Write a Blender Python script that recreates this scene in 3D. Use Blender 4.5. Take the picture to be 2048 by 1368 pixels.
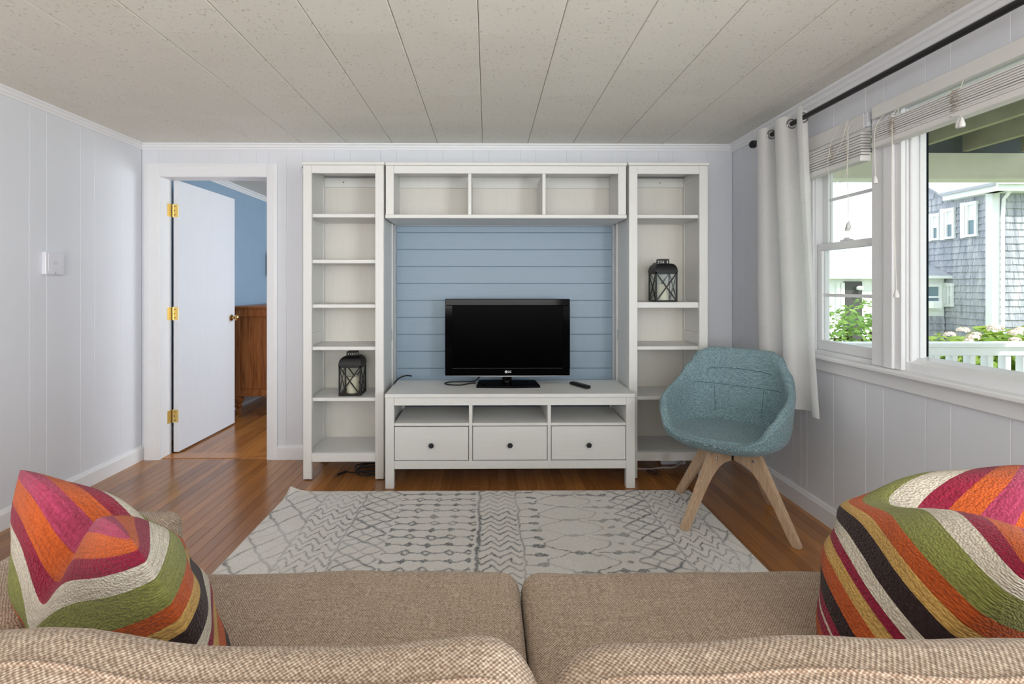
import bpy, math, random
from mathutils import Vector, Matrix
random.seed(7)
for o in list(bpy.data.objects): bpy.data.objects.remove(o)
S = bpy.context.scene
C = S.collection
PI = math.pi

# ------------------------------------------------------------------ camera
cam = bpy.data.cameras.new('camera'); cam_o = bpy.data.objects.new('camera', cam); C.objects.link(cam_o)
cam.sensor_width = 36; cam.lens = 990 / 2048 * 36
cam.shift_x = 0.0197; cam.shift_y = -0.0547
cam.clip_start = 0.02
cam_o.location = (0, 0, 1.197); cam_o.rotation_euler = (PI / 2, 0, -math.radians(0.5))
S.camera = cam_o

# ------------------------------------------------------------------ world, sun, daylight stand-ins
w = bpy.data.worlds.new('world'); S.world = w; w.use_nodes = True
bg = w.node_tree.nodes['Background']
bg.inputs['Color'].default_value = (0.84, 0.92, 1.0, 1); bg.inputs['Strength'].default_value = 2.0
sun = bpy.data.lights.new('sun', 'SUN'); sun.energy = 5.0; sun.angle = math.radians(1.5); sun.color = (1, 0.95, 0.86)
sun_o = bpy.data.objects.new('sun', sun); C.objects.link(sun_o)
sun_o.rotation_euler = Vector((0.30, -0.52, 0.80)).to_track_quat('Z', 'Y').to_euler()

def area(name, loc, direction, sx, sy, power, col):
    l = bpy.data.lights.new(name, 'AREA'); l.shape = 'RECTANGLE'; l.size = sx; l.size_y = sy
    l.energy = power; l.color = col
    o = bpy.data.objects.new(name, l); C.objects.link(o); o.location = loc
    o.rotation_euler = Vector(direction).to_track_quat('-Z', 'Z').to_euler()
    return o
# area lamps added at unseen windows in place of daylight, two aimed upward
area('daylight_fill_rear', (-0.3, -2.42, 1.35), (0, 1, 0.75), 3.0, 1.3, 96, (1.0, 0.97, 0.92))  # stand-in lamp for rear daylight, tilted up to lift the ceiling
area('daylight_fill_side', (1.90, -1.0, 1.38), (-1, 0.25, 0.55), 1.9, 1.2, 113, (0.93, 0.965, 1.0))  # lamp added to brighten the left wall
area('daylight_fill_bedroom', (0.86, 5.0, 1.45), (-1, 0, 0), 1.5, 1.2, 58, (0.92, 0.96, 1.0))  # lamp added to light the bedroom

S.view_settings.view_transform = 'Standard'; S.view_settings.look = 'None'
S.view_settings.gamma = 1.0; S.view_settings.use_curve_mapping = False
S.view_settings.exposure = 0.0

# ------------------------------------------------------------------ materials
def srgb(r, g, b):
    f = lambda c: (c / 255 / 12.92) if c / 255 <= 0.04045 else ((c / 255 + 0.055) / 1.055) ** 2.4
    return (f(r), f(g), f(b), 1)

class NT:
    def __init__(s, name):
        s.m = bpy.data.materials.new(name); s.m.use_nodes = True
        s.t = s.m.node_tree; s.n = s.t.nodes; s.b = s.n['Principled BSDF']; s.out = s.n['Material Output']
    def add(s, ty, **kw):
        n = s.n.new(ty)
        for k, v in kw.items():
            if hasattr(n, k): setattr(n, k, v)
        return n
    def lk(s, a, b): s.t.links.new(a, b)
    def setv(s, n, **kw):
        for k, v in kw.items(): n.inputs[k.replace('_', ' ')].default_value = v
        return n
    def mapping(s, coord='Object', scale=(1, 1, 1)):
        if coord == 'Position': src = s.add('ShaderNodeNewGeometry').outputs['Position']
        else: src = s.add('ShaderNodeTexCoord').outputs[coord]
        mp = s.add('ShaderNodeMapping'); mp.inputs['Scale'].default_value = scale
        s.lk(src, mp.inputs['Vector']); return mp.outputs['Vector']
    def noise(s, vec, scale, detail=3, rough=0.5):
        n = s.add('ShaderNodeTexNoise'); n.inputs['Scale'].default_value = scale
        n.inputs['Detail'].default_value = detail; n.inputs['Roughness'].default_value = rough
        if vec is not None: s.lk(vec, n.inputs['Vector'])
        return n.outputs['Fac']
    def ramp(s, fac, stops, interp='LINEAR'):
        r = s.add('ShaderNodeValToRGB'); cr = r.color_ramp; cr.interpolation = interp
        while len(cr.elements) < len(stops): cr.elements.new(0.5)
        for e, (p, c) in zip(cr.elements, stops): e.position = p; e.color = c
        s.lk(fac, r.inputs['Fac']); return r.outputs['Color']
    def mix(s, fac, a, b, mode='MIX'):
        m = s.add('ShaderNodeMix'); m.data_type = 'RGBA'; m.blend_type = mode
        for v, i in ((fac, 0), (a, 6), (b, 7)):
            if isinstance(v, (int, float)): m.inputs[i].default_value = v
            elif isinstance(v, tuple): m.inputs[i].default_value = v
            else: s.lk(v, m.inputs[i])
        return m.outputs[2]
    def math(s, op, a, b=None, c=None):
        m = s.add('ShaderNodeMath'); m.operation = op
        for i, v in enumerate((a, b, c)):
            if v is None: continue
            if isinstance(v, (int, float)): m.inputs[i].default_value = v
            else: s.lk(v, m.inputs[i])
        return m.outputs[0]
    def bump(s, h, strength=0.3, dist=0.002):
        b = s.add('ShaderNodeBump'); b.inputs['Strength'].default_value = strength; b.inputs['Distance'].default_value = dist
        s.lk(h, b.inputs['Height']); s.lk(b.outputs['Normal'], s.b.inputs['Normal'])
    def base(s, c, rough=0.5, spec=0.5, metal=0.0):
        if isinstance(c, tuple): s.b.inputs['Base Color'].default_value = c
        else: s.lk(c, s.b.inputs['Base Color'])
        s.b.inputs['Roughness'].default_value = rough; s.b.inputs['Specular IOR Level'].default_value = spec
        s.b.inputs['Metallic'].default_value = metal
        return s

def plain(name, col, rough=0.5, spec=0.4, metal=0.0, var=0.04, vs=6.0):
    t = NT(name)
    v = t.mapping('Object'); n = t.noise(v, vs, 3)
    d = tuple(max(0, c * (1 - var)) for c in col[:3]) + (1,); l = tuple(min(1, c * (1 + var)) for c in col[:3]) + (1,)
    t.base(t.ramp(n, [(0.3, d), (0.7, l)]), rough, spec, metal)
    return t.m

def painted(name, col, rough=0.4, scale=(40, 40, 2), strength=0.12, var=0.03):
    t = NT(name); v = t.mapping('Position', scale); n = t.noise(v, 3.0, 4, 0.6)
    d = tuple(c * (1 - var) for c in col[:3]) + (1,); l = tuple(min(1, c * (1 + var)) for c in col[:3]) + (1,)
    t.base(t.ramp(n, [(0.3, d), (0.7, l)]), rough, 0.4); t.bump(n, strength, 0.001)
    return t.m

M = {}
M['wall'] = painted('wall_paint', srgb(224, 227, 234), 0.45, (1, 1, 1), 0.05, 0.015)
M['trim'] = painted('trim_paint', srgb(234, 235, 238), 0.35, (3, 3, 3), 0.05, 0.012)
M['window_trim'] = painted('window_trim_paint', srgb(232, 233, 236), 0.35, (3, 3, 3), 0.05, 0.012)
M['door'] = painted('door_paint', srgb(226, 229, 236), 0.33, (12, 12, 2), 0.06, 0.012)
M['furn'] = painted('white_stain_wood', srgb(226, 226, 223), 0.42, (60, 60, 3), 0.18, 0.025)
M['furn_h'] = painted('white_stain_wood_lengthwise', srgb(226, 226, 224), 0.42, (3, 60, 60), 0.18, 0.025)
M['furn_back'] = painted('white_stain_back_board', srgb(222, 219, 212), 0.5, (90, 90, 2), 0.25, 0.03)
M['blue'] = painted('blue_shiplap_paint', srgb(139, 159, 176), 0.4, (2, 40, 30), 0.08, 0.02)
M['bedblue'] = painted('bedroom_blue_paint', srgb(146, 172, 196), 0.6, (2, 2, 2), 0.04, 0.02)
M['black_metal'] = plain('black_metal', srgb(26, 26, 28), 0.45, 0.5, 0.3)
M['rod'] = plain('rod_black', srgb(24, 21, 24), 0.4, 0.5)
M['knob'] = plain('knob_dark', srgb(52, 54, 58), 0.35, 0.5, 0.6)
M['brass'] = plain('brass', srgb(226, 200, 128), 0.35, 0.5, 0.75)
M['brass_knob'] = plain('antique_brass', srgb(176, 142, 88), 0.18, 0.5, 1.0)
M['steel'] = plain('steel', srgb(170, 170, 172), 0.3, 0.5, 1.0)
M['tv_black'] = plain('tv_gloss_black', srgb(6, 6, 8), 0.08, 0.10)
M['tv_screen'] = plain('tv_screen', srgb(2, 2, 3), 0.25, 0.02)
M['silver'] = plain('silver_plastic', srgb(170, 172, 176), 0.3, 0.5, 0.6)
M['rubber'] = plain('black_plastic', srgb(22, 22, 24), 0.5, 0.4)
M['button'] = plain('button_grey', srgb(86, 90, 96), 0.5, 0.4)
M['cable_white'] = plain('white_cable', srgb(190, 184, 180), 0.5, 0.4)
M['plastic_white'] = plain('white_plastic', srgb(226, 228, 236), 0.35, 0.4)
M['wax'] = plain('candle_wax', srgb(236, 228, 206), 0.5, 0.4)
M['cord'] = plain('cream_cord', srgb(226, 222, 210), 0.8, 0.1)
M['yarn'] = plain('taupe_yarn', srgb(172, 160, 148), 0.9, 0.1, 0, 0.15, 200)
M['blind'] = painted('blind_slat_paint', srgb(222, 221, 219), 0.5, (40, 2, 60), 0.1, 0.03)
M['logo'] = plain('logo_white', srgb(225, 225, 225), 0.4, 0.4)
M['arrow_grey'] = plain('pale_grey_print', srgb(206, 208, 218), 0.5, 0.3)
M['void'] = plain('dark_gap', srgb(20, 24, 30), 0.9, 0.1)

def glass(name, tint, ior=1.45, rough=0.0):
    t = NT(name); t.n.remove(t.b)
    tr = t.add('ShaderNodeBsdfTransparent'); tr.inputs['Color'].default_value = tint
    gl = t.add('ShaderNodeBsdfGlossy'); gl.inputs['Roughness'].default_value = rough
    fr = t.add('ShaderNodeFresnel'); fr.inputs['IOR'].default_value = ior
    mx = t.add('ShaderNodeMixShader')
    ge = t.add('ShaderNodeNewGeometry'); fac = t.math('MULTIPLY', fr.outputs[0], t.math('SUBTRACT', 1.0, ge.outputs['Backfacing']))
    t.lk(fac, mx.inputs[0]); t.lk(tr.outputs[0], mx.inputs[1]); t.lk(gl.outputs[0], mx.inputs[2])
    t.lk(mx.outputs[0], t.out.inputs['Surface'])
    return t.m
M['glass'] = glass('window_glass', (0.97, 0.985, 0.98, 1), 1.25)
M['lantern_glass'] = glass('lantern_glass', (0.93, 0.95, 0.94, 1), 1.5)
M['bag'] = glass('clear_plastic', (0.80, 0.80, 0.84, 1), 1.5, 0.15)

def wood_floor(name, dark, mid, light):
    t = NT(name)
    oi = t.add('ShaderNodeObjectInfo')
    g = t.add('ShaderNodeNewGeometry')
    off = t.add('ShaderNodeVectorMath'); off.operation = 'SCALE'
    cx = t.add('ShaderNodeCombineXYZ')
    for i in range(3): t.lk(oi.outputs['Random'], cx.inputs[i])
    t.lk(cx.outputs[0], off.inputs[0]); off.inputs['Scale'].default_value = 37.0
    ad = t.add('ShaderNodeVectorMath'); ad.operation = 'ADD'
    t.lk(g.outputs['Position'], ad.inputs[0]); t.lk(off.outputs[0], ad.inputs[1])
    mp = t.add('ShaderNodeMapping'); mp.inputs['Scale'].default_value = (60, 1.3, 1); t.lk(ad.outputs[0], mp.inputs['Vector'])
    n1 = t.noise(mp.outputs[0], 1.6, 6, 0.62)
    mp2 = t.add('ShaderNodeMapping'); mp2.inputs['Scale'].default_value = (9, 2.2, 1); t.lk(ad.outputs[0], mp2.inputs['Vector'])
    n2 = t.noise(mp2.outputs[0], 1.2, 3, 0.5)
    grain = t.ramp(n1, [(0.30, dark), (0.52, mid), (0.72, light)])
    tone = t.ramp(oi.outputs['Random'], [(0.0, (0.68, 0.62, 0.56, 1)), (0.35, (0.88, 0.85, 0.82, 1)), (0.75, (1.0, 1.0, 1.0, 1)), (1.0, (1.22, 1.20, 1.08, 1))])
    col = t.mix(1.0, grain, tone, 'MULTIPLY')
    knot = t.ramp(n2, [(0.24, (0.45, 0.36, 0.30, 1)), (0.33, (1, 1, 1, 1))])
    col = t.mix(0.35, col, knot, 'MULTIPLY')
    t.base(col, 0.26, 0.5)
    t.b.inputs['Coat Weight'].default_value = 0.35; t.b.inputs['Coat Roughness'].default_value = 0.14
    t.bump(n1, 0.05, 0.001)
    return t.m
M['floor'] = wood_floor('oak_floor', srgb(150, 97, 50), srgb(165, 109, 57), srgb(176, 121, 66))

def ceiling_mat():
    t = NT('ceiling_tile'); oi = t.add('ShaderNodeObjectInfo')
    v = t.mapping('Position', (60, 42, 1)); n = t.noise(v, 1.5, 2, 0.5)
    v2 = t.mapping('Position', (4, 4, 1)); n2 = t.noise(v2, 1.0, 2, 0.5)
    pit = t.ramp(n, [(0.29, (0, 0, 0, 1)), (0.37, (1, 1, 1, 1))])
    col = t.mix(pit, srgb(206, 205, 196), srgb(236, 235, 227))
    col = t.mix(0.35, col, t.ramp(n2, [(0.3, (0.93, 0.92, 0.90, 1)), (0.7, (1, 1, 1, 1))]), 'MULTIPLY')
    col = t.mix(1.0, col, t.ramp(oi.outputs['Random'], [(0, (0.965, 0.96, 0.955, 1)), (1, (1, 1, 1, 1))]), 'MULTIPLY')
    t.base(col, 0.8, 0.2); t.bump(pit, 0.5, 0.002)
    return t.m
M['ceiling'] = ceiling_mat()

def tweed(name, a, b, c, pitch, streak=0.35, bumpd=0.002, contrast=0.30):
    """basket weave of two thread systems, with slubs"""
    t = NT(name)
    sp = t.add('ShaderNodeSeparateXYZ'); t.lk(t.add('ShaderNodeTexCoord').outputs['Object'], sp.inputs[0])
    wv = t.noise(t.mapping('Object', (1, 1, 1)), 60, 2)
    k = 2 * PI / pitch
    vv = t.math('ADD', sp.outputs['Y'], sp.outputs['Z'])
    jit = t.math('MULTIPLY', t.math('SUBTRACT', wv, 0.5), 5.0)
    wa = t.math('SINE', t.math('ADD', t.math('MULTIPLY', sp.outputs['X'], k), jit)); wb = t.math('SINE', t.math('ADD', t.math('MULTIPLY', vv, k * 0.9), jit))
    weave = t.math('MULTIPLY', wa, wb)
    fn = t.noise(t.mapping('Object', (1, 1, 1)), 1.1 / pitch, 2, 0.6)
    f = t.math('ADD', t.math('MULTIPLY', weave, contrast), fn)
    col = t.ramp(f, [(0.22, a), (0.5, b), (0.80, c)])
    n2 = t.noise(t.mapping('Object', (6, 150, 150)), 1.0, 3, 0.6); n3 = t.noise(t.mapping('Object', (150, 6, 6)), 1.0, 3, 0.6)
    st = [(0.35, (0.82, 0.79, 0.76, 1)), (0.62, (1.05, 1.05, 1.05, 1))]
    col = t.mix(streak, col, t.ramp(n2, st), 'MULTIPLY'); col = t.mix(streak, col, t.ramp(n3, st), 'MULTIPLY')
    t.base(col, 0.95, 0.1); t.b.inputs['Sheen Weight'].default_value = 0.15
    t.bump(f, 0.7, bumpd)
    return t.m
M['sofa'] = tweed('sofa_tweed', srgb(124, 104, 88), srgb(167, 146, 127), srgb(209, 194, 177), 0.0052, 0.5)
M['chair'] = tweed('teal_tweed', srgb(72, 100, 110), srgb(116, 145, 154), srgb(176, 200, 205), 0.0068, 0.2, 0.0015, 0.34)
M['seam'] = plain('teal_seam', srgb(58, 86, 94), 0.9, 0.1)
M['piping'] = tweed('sofa_piping', srgb(112, 92, 76), srgb(144, 122, 104), srgb(180, 164, 148), 0.005, 0.2)

def leg_wood():
    t = NT('pale_oak'); v = t.mapping('Object', (60, 60, 6)); n = t.noise(v, 1.2, 5, 0.6)
    t.base(t.ramp(n, [(0.3, srgb(176, 146, 118)), (0.7, srgb(206, 180, 152))]), 0.5, 0.35); t.bump(n, 0.1, 0.001)
    return t.m
M['leg'] = leg_wood()

def dresser_wood():
    t = NT('dresser_pine'); v = t.mapping('Object', (26, 26, 2.2)); n = t.noise(v, 1.6, 5, 0.6)
    t.base(t.ramp(n, [(0.28, srgb(112, 62, 28)), (0.5, srgb(158, 96, 48)), (0.75, srgb(180, 116, 64))]), 0.4, 0.4); t.bump(n, 0.1, 0.001)
    return t.m
M['pine'] = dresser_wood()

def pillow_mat():
    t = NT('striped_wool')
    uv = t.add('ShaderNodeTexCoord').outputs['UV']
    sp = t.add('ShaderNodeSeparateXYZ'); t.lk(uv, sp.inputs[0])
    O, G, W_, B, Y, Mg, P = (srgb(192, 90, 42), srgb(138, 142, 78), srgb(212, 204, 190), srgb(52, 38, 40), srgb(206, 166, 96), srgb(146, 34, 62), srgb(164, 62, 92))
    wob = t.mapping('UV', (6, 4, 1)); nw = t.noise(wob, 2.0, 3)
    v = t.math('ADD', sp.outputs['Y'], t.math('MULTIPLY', t.math('SUBTRACT', nw, 0.5), 0.006))
    wd = [(P, .016), (O, .029), (Mg, .029), (W_, .038), (G, .054), (O, .029), (Y, .023), (B, .037), (W_, .022), (Mg, .018), (Y, .023), (O, .030), (B, .027), (Mg, .013), (W_, .005), (Mg, .017), (O, .022), (B, .03), (Y, .03), (G, .12)]
    seq = []; acc = 0.0
    for c_, l_ in wd: seq.append((acc / 0.6, c_)); acc += l_
    v = t.math('DIVIDE', v, 0.6)
    r1 = t.ramp(v, seq, 'CONSTANT')
    mp = t.mapping('UV', (14, 330, 1)); n = t.noise(mp, 1.0, 4, 0.65)
    col = t.mix(1.0, r1, t.ramp(n, [(0.30, (0.72, 0.66, 0.62, 1)), (0.5, (0.98, 0.98, 0.97, 1)), (0.72, (1.22, 1.24, 1.20, 1))]), 'MULTIPLY')
    wv = t.mapping('UV', (330, 300, 1)); vo = t.add('ShaderNodeTexVoronoi'); vo.inputs['Scale'].default_value = 1.0; t.lk(wv, vo.inputs['Vector'])
    col = t.mix(1.0, col, t.ramp(vo.outputs['Distance'], [(0.2, (1.06, 1.06, 1.06, 1)), (0.75, (0.78, 0.76, 0.74, 1))]), 'MULTIPLY')
    t.base(col, 0.95, 0.1); t.b.inputs['Sheen Weight'].default_value = 0.15
    t.bump(t.math('SUBTRACT', 1.0, vo.outputs['Distance']), 0.8, 0.003)
    return t.m
M['pillow'] = pillow_mat()

def rug_mat():
    t = NT('rug_pile')
    at = t.add('ShaderNodeAttribute'); at.attribute_name = 'ink'
    v = t.mapping('Object'); n = t.noise(v, 160, 3, 0.7); n2 = t.noise(v, 5, 3, 0.6)
    k = t.math('MULTIPLY', at.outputs['Fac'], t.ramp(n, [(0.34, (0.25, 0.25, 0.25, 1)), (0.60, (1.25, 1.25, 1.25, 1))]))
    k = t.math('MINIMUM', k, 1.0)
    pile = t.ramp(n, [(0.3, srgb(222, 218, 213)), (0.7, srgb(248, 246, 243))])
    pile = t.mix(0.5, pile, t.ramp(n2, [(0.35, (0.93, 0.91, 0.89, 1)), (0.65, (1, 1, 1, 1))]), 'MULTIPLY')
    ink = t.ramp(n2, [(0.3, srgb(84, 88, 94)), (0.7, srgb(128, 130, 134))])
    t.base(t.mix(k, pile, ink), 0.98, 0.05); t.bump(n, 0.8, 0.006)
    return t.m
M['rug'] = rug_mat()
M['rug_edge'] = plain('rug_binding', srgb(214, 206, 196), 0.9, 0.1)

def curtain_mat():
    t = NT('white_linen'); v = t.mapping('Object', (200, 6, 260)); n = t.noise(v, 1.0, 3, 0.6)
    t.base(t.ramp(n, [(0.3, srgb(238, 238, 237)), (0.7, srgb(250, 250, 250))]), 0.9, 0.1)
    t.bump(n, 0.15, 0.001)
    tl = t.add('ShaderNodeBsdfTranslucent'); tl.inputs['Color'].default_value = (0.9, 0.9, 0.9, 1)
    mx = t.add('ShaderNodeMixShader'); mx.inputs[0].default_value = 0.42
    t.lk(t.b.outputs[0], mx.inputs[1]); t.lk(tl.outputs[0], mx.inputs[2]); t.lk(mx.outputs[0], t.out.inputs['Surface'])
    return t.m
M['curtain'] = curtain_mat()

def shingle_mat():
    t = NT('weathered_shingle')
    v = t.mapping('Position', (9, 9, 0.9)); n = t.noise(v, 1.4, 5, 0.65)
    v2 = t.mapping('Position', (0.6, 0.6, 0.6)); n2 = t.noise(v2, 1.0, 3, 0.6)
    col = t.ramp(n, [(0.3, srgb(140, 144, 154)), (0.52, srgb(176, 178, 186)), (0.72, srgb(208, 206, 208))])
    col = t.mix(0.5, col, t.ramp(n2, [(0.35, (0.82, 0.82, 0.86, 1)), (0.65, (1.08, 1.05, 1.02, 1))]), 'MULTIPLY')
    t.base(col, 0.9, 0.1); return t.m
M['shingle'] = shingle_mat()
M['ext_white'] = plain('exterior_white', srgb(240, 241, 240), 0.5, 0.3)
M['porch_beam'] = plain('porch_beam_cream', srgb(236, 232, 216), 0.6, 0.3)
M['porch_ceiling'] = plain('porch_ceiling_grey', srgb(120, 128, 130), 0.8, 0.2, 0, 0.1)
M['joist'] = plain('porch_joist_olive', srgb(168, 164, 132), 0.8, 0.2, 0, 0.1)
M['deck'] = plain('deck_grey', srgb(150, 148, 144), 0.8, 0.2, 0, 0.1)
M['ext_pane'] = plain('far_window_pane', srgb(120, 142, 152), 0.1, 0.6)
M['asphalt'] = plain('grey_roof_shingle', srgb(176, 180, 186), 0.9, 0.1, 0, 0.12, 3)
M['ground'] = plain('lawn_green', srgb(122, 138, 92), 0.95, 0.1, 0, 0.25, 2)
M['dark_door'] = plain('dark_doorway', srgb(86, 84, 84), 0.6, 0.3)

def leaf_mat(name, a, b):
    t = NT(name); v = t.mapping('Object'); n = t.noise(v, 9, 3, 0.6)
    t.base(t.ramp(n, [(0.3, a), (0.7, b)]), 0.5, 0.3)
    tl = t.add('ShaderNodeBsdfTranslucent'); tl.inputs['Color'].default_value = b
    mx = t.add('ShaderNodeMixShader'); mx.inputs[0].default_value = 0.4
    t.lk(t.b.outputs[0], mx.inputs[1]); t.lk(tl.outputs[0], mx.inputs[2]); t.lk(mx.outputs[0], t.out.inputs['Surface'])
    return t.m
M['leaf'] = leaf_mat('hydrangea_leaf', srgb(88, 128, 48), srgb(176, 196, 100))
M['shrub_leaf'] = leaf_mat('shrub_leaf', srgb(72, 118, 60), srgb(150, 182, 96))
M['bloom'] = plain('pale_pink_bloom', srgb(242, 226, 214), 0.8, 0.1, 0, 0.06, 40)
M['stem'] = plain('woody_stem', srgb(96, 82, 60), 0.9, 0.1)

# ------------------------------------------------------------------ mesh helpers
class MB:
    def __init__(s): s.v = []; s.f = []; s.uv = None
    def add(s, vs, fs):
        k = len(s.v); s.v += [tuple(p) for p in vs]; s.f += [tuple(i + k for i in f) for f in fs]; return s
    def box(s, x0, x1, y0, y1, z0, z1, c=0.0):
        if c <= 0:
            vs = [(x0, y0, z0), (x1, y0, z0), (x1, y1, z0), (x0, y1, z0), (x0, y0, z1), (x1, y0, z1), (x1, y1, z1), (x0, y1, z1)]
            return s.add(vs, [(0, 3, 2, 1), (4, 5, 6, 7), (0, 1, 5, 4), (1, 2, 6, 5), (2, 3, 7, 6), (3, 0, 4, 7)])
        lo = (x0, y0, z0); hi = (x1, y1, z1)
        c = min(c, 0.49 * min(hi[i] - lo[i] for i in range(3)))
        vs = []; idx = {}
        for sx in (0, 1):
            for sy in (0, 1):
                for sz in (0, 1):
                    sg = (sx, sy, sz)
                    for ax in range(3):
                        p = []
                        for i in range(3):
                            e = hi[i] if sg[i] else lo[i]
                            p.append(e if i == ax else (e - c if sg[i] else e + c))
                        idx[(sg, ax)] = len(vs); vs.append(tuple(p))
        fs = []
        for ax in range(3):
            o1, o2 = (ax + 1) % 3, (ax + 2) % 3
            for sd in (0, 1):
                loop = []
                for a, b in ((0, 0), (1, 0), (1, 1), (0, 1)):
                    sg = [0, 0, 0]; sg[ax] = sd; sg[o1] = a; sg[o2] = b; loop.append(idx[(tuple(sg), ax)])
                fs.append(tuple(loop if sd else loop[::-1]))
        for ax in range(3):   # edge chamfers along ax
            o1, o2 = (ax + 1) % 3, (ax + 2) % 3
            for a in (0, 1):
                for b in (0, 1):
                    s0 = [0, 0, 0]; s0[o1] = a; s0[o2] = b; s1 = list(s0); s1[ax] = 1
                    q = [idx[(tuple(s0), o1)], idx[(tuple(s1), o1)], idx[(tuple(s1), o2)], idx[(tuple(s0), o2)]]
                    fs.append(tuple(q))
        for key in [(a, b, d) for a in (0, 1) for b in (0, 1) for d in (0, 1)]:
            fs.append((idx[(key, 0)], idx[(key, 1)], idx[(key, 2)]))
        s.recalc = True
        return s.add(vs, fs)
    def ring(s, rings, closed=True, cap=True, loop=False):
        n = len(rings[0]); vs = [p for r in rings for p in r]; fs = []; m = len(rings)
        for i in range(m if loop else m - 1):
            j = (i + 1) % m
            for k in range(n if closed else n - 1):
                l = (k + 1) % n
                fs.append((i * n + k, i * n + l, j * n + l, j * n + k))
        if cap and not loop:
            fs.append(tuple(range(n))[::-1]); fs.append(tuple((m - 1) * n + k for k in range(n)))
        return s.add(vs, fs)
    def lathe(s, prof, cx=0, cy=0, n=20, axis='z', z0=0):
        rings = []
        for r, z in prof:
            r = max(r, 1e-4)
            rg = []
            for k in range(n):
                a = 2 * PI * k / n
                p = (r * math.cos(a), r * math.sin(a), z)
                if axis == 'y': p = (p[0], p[2], p[1])
                if axis == 'x': p = (p[2], p[0], p[1])
                rg.append((p[0] + cx, p[1] + cy, p[2] + z0))
            rings.append(rg)
        s.recalc = True
        return s.ring(rings)
    def tube(s, pts, r, n=8, loop=False, rs=None):
        P = [Vector(p) for p in pts]; m = len(P); rings = []; up = Vector((0, 0, 1))
        prev = None
        for i in range(m):
            a = P[(i - 1) % m] if (i > 0 or loop) else P[i]; b = P[(i + 1) % m] if (i < m - 1 or loop) else P[i]
            t = (b - a)
            if t.length < 1e-9: t = Vector((0, 0, 1))
            t.normalize()
            if prev is None:
                u = t.cross(up)
                if u.length < 1e-3: u = t.cross(Vector((1, 0, 0)))
            else: u = prev - t * prev.dot(t)
            u.normalize(); prev = u; v = t.cross(u)
            rr = rs[i] if rs else r
            rings.append([tuple(P[i] + (u * math.cos(2 * PI * k / n) + v * math.sin(2 * PI * k / n)) * rr) for k in range(n)])
        s.recalc = True
        return s.ring(rings, loop=loop)
    def prism(s, poly, axis, a, b):
        """poly: 2D outline; axis: extrusion axis; the two other axes in xyz order"""
        n = len(poly)
        def mk(p, h):
            if axis == 'x': return (h, p[0], p[1])
            if axis == 'y': return (p[0], h, p[1])
            return (p[0], p[1], h)
        s.recalc = True
        return s.add([mk(p, a) for p in poly] + [mk(p, b) for p in poly],
                     [tuple(range(n))[::-1], tuple(range(n, 2 * n))] + [(i, (i + 1) % n, n + (i + 1) % n, n + i) for i in range(n)])
    recalc = False
    def mesh(s, name, smooth=False):
        me = bpy.data.meshes.new(name); me.from_pydata(s.v, [], s.f); me.update()
        if s.recalc:
            import bmesh
            bm = bmesh.new(); bm.from_mesh(me); bmesh.ops.recalc_face_normals(bm, faces=bm.faces); bm.to_mesh(me); bm.free()
        if smooth:
            me.polygons.foreach_set('use_smooth', [True] * len(me.polygons))
        return me

def smooth_by_angle(me, ang=40):
    me.polygons.foreach_set('use_smooth', [True] * len(me.polygons))
    import bmesh
    bm = bmesh.new(); bm.from_mesh(me)
    for e in bm.edges:
        if len(e.link_faces) == 2 and e.calc_face_angle(0) > math.radians(ang): e.smooth = False
    bm.to_mesh(me); bm.free()

def wloc(p):
    v = Vector((0, 0, 0))
    while p: v += p.location; p = p.parent
    return v
def obj(name, mb, mat, parent=None, local=False, smooth=None, label=None):
    """links one mesh object; coordinates are world ones unless local"""
    me = mb if isinstance(mb, bpy.types.Mesh) else mb.mesh(name)
    if not local and parent is not None:
        o_ = wloc(parent); me.transform(Matrix.Translation(-o_))
    if not local and parent is None:
        # origin at the base centre
        xs = [v.co for v in me.vertices]
        c = Vector(((min(v.x for v in xs) + max(v.x for v in xs)) / 2, (min(v.y for v in xs) + max(v.y for v in xs)) / 2, min(v.z for v in xs)))
        me.transform(Matrix.Translation(-c))
    if smooth: smooth_by_angle(me, smooth)
    me.materials.append(M[mat] if isinstance(mat, str) else mat)
    o = bpy.data.objects.new(name, me); C.objects.link(o)
    if parent is not None: o.parent = parent
    elif not local: o.location = c
    if label: o['label'] = label
    return o
def inst(name, me, loc, parent=None, scale=(1, 1, 1), rotz=0):
    o = bpy.data.objects.new(name, me); C.objects.link(o)
    o.location = Vector(loc) - (wloc(parent) if parent else Vector()); o.scale = scale; o.rotation_euler = (0, 0, rotz)
    if parent: o.parent = parent
    return o
def thing(name, label, cat, loc, group=None, rotz=0):
    o = bpy.data.objects.new(name, None); C.objects.link(o); o.empty_display_size = 0.05
    o.location = loc; o.rotation_euler = (0, 0, rotz); o['label'] = label; o['category'] = cat
    if group: o['group'] = group
    return o
def tag(o, label, cat, group=None):
    o['label'] = label; o['category'] = cat
    if group: o['group'] = group
    return o
def struct(o, label=None, cat=None):
    o['kind'] = 'structure'
    if label: o['label'] = label
    if cat: o['category'] = cat
    return o
def bx(*a, c=0.0): return MB().box(*a, c=c)
def spline(pts, k=8, loop=False):
    P = [Vector(p) for p in pts]; out = []; n = len(P)
    for i in range(n if loop else n - 1):
        g = (lambda j: P[j % n]) if loop else (lambda j: P[max(0, min(n - 1, j))])
        p0, p1, p2, p3 = g(i - 1), g(i), g(i + 1), g(i + 2)
        for q in range(k):
            t = q / k
            out.append(0.5 * ((2 * p1) + (p2 - p0) * t + (2 * p0 - 5 * p1 + 4 * p2 - p3) * t * t + (3 * p1 - p0 - 3 * p2 + p3) * t ** 3))
    if not loop: out.append(P[-1])
    return out

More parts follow.
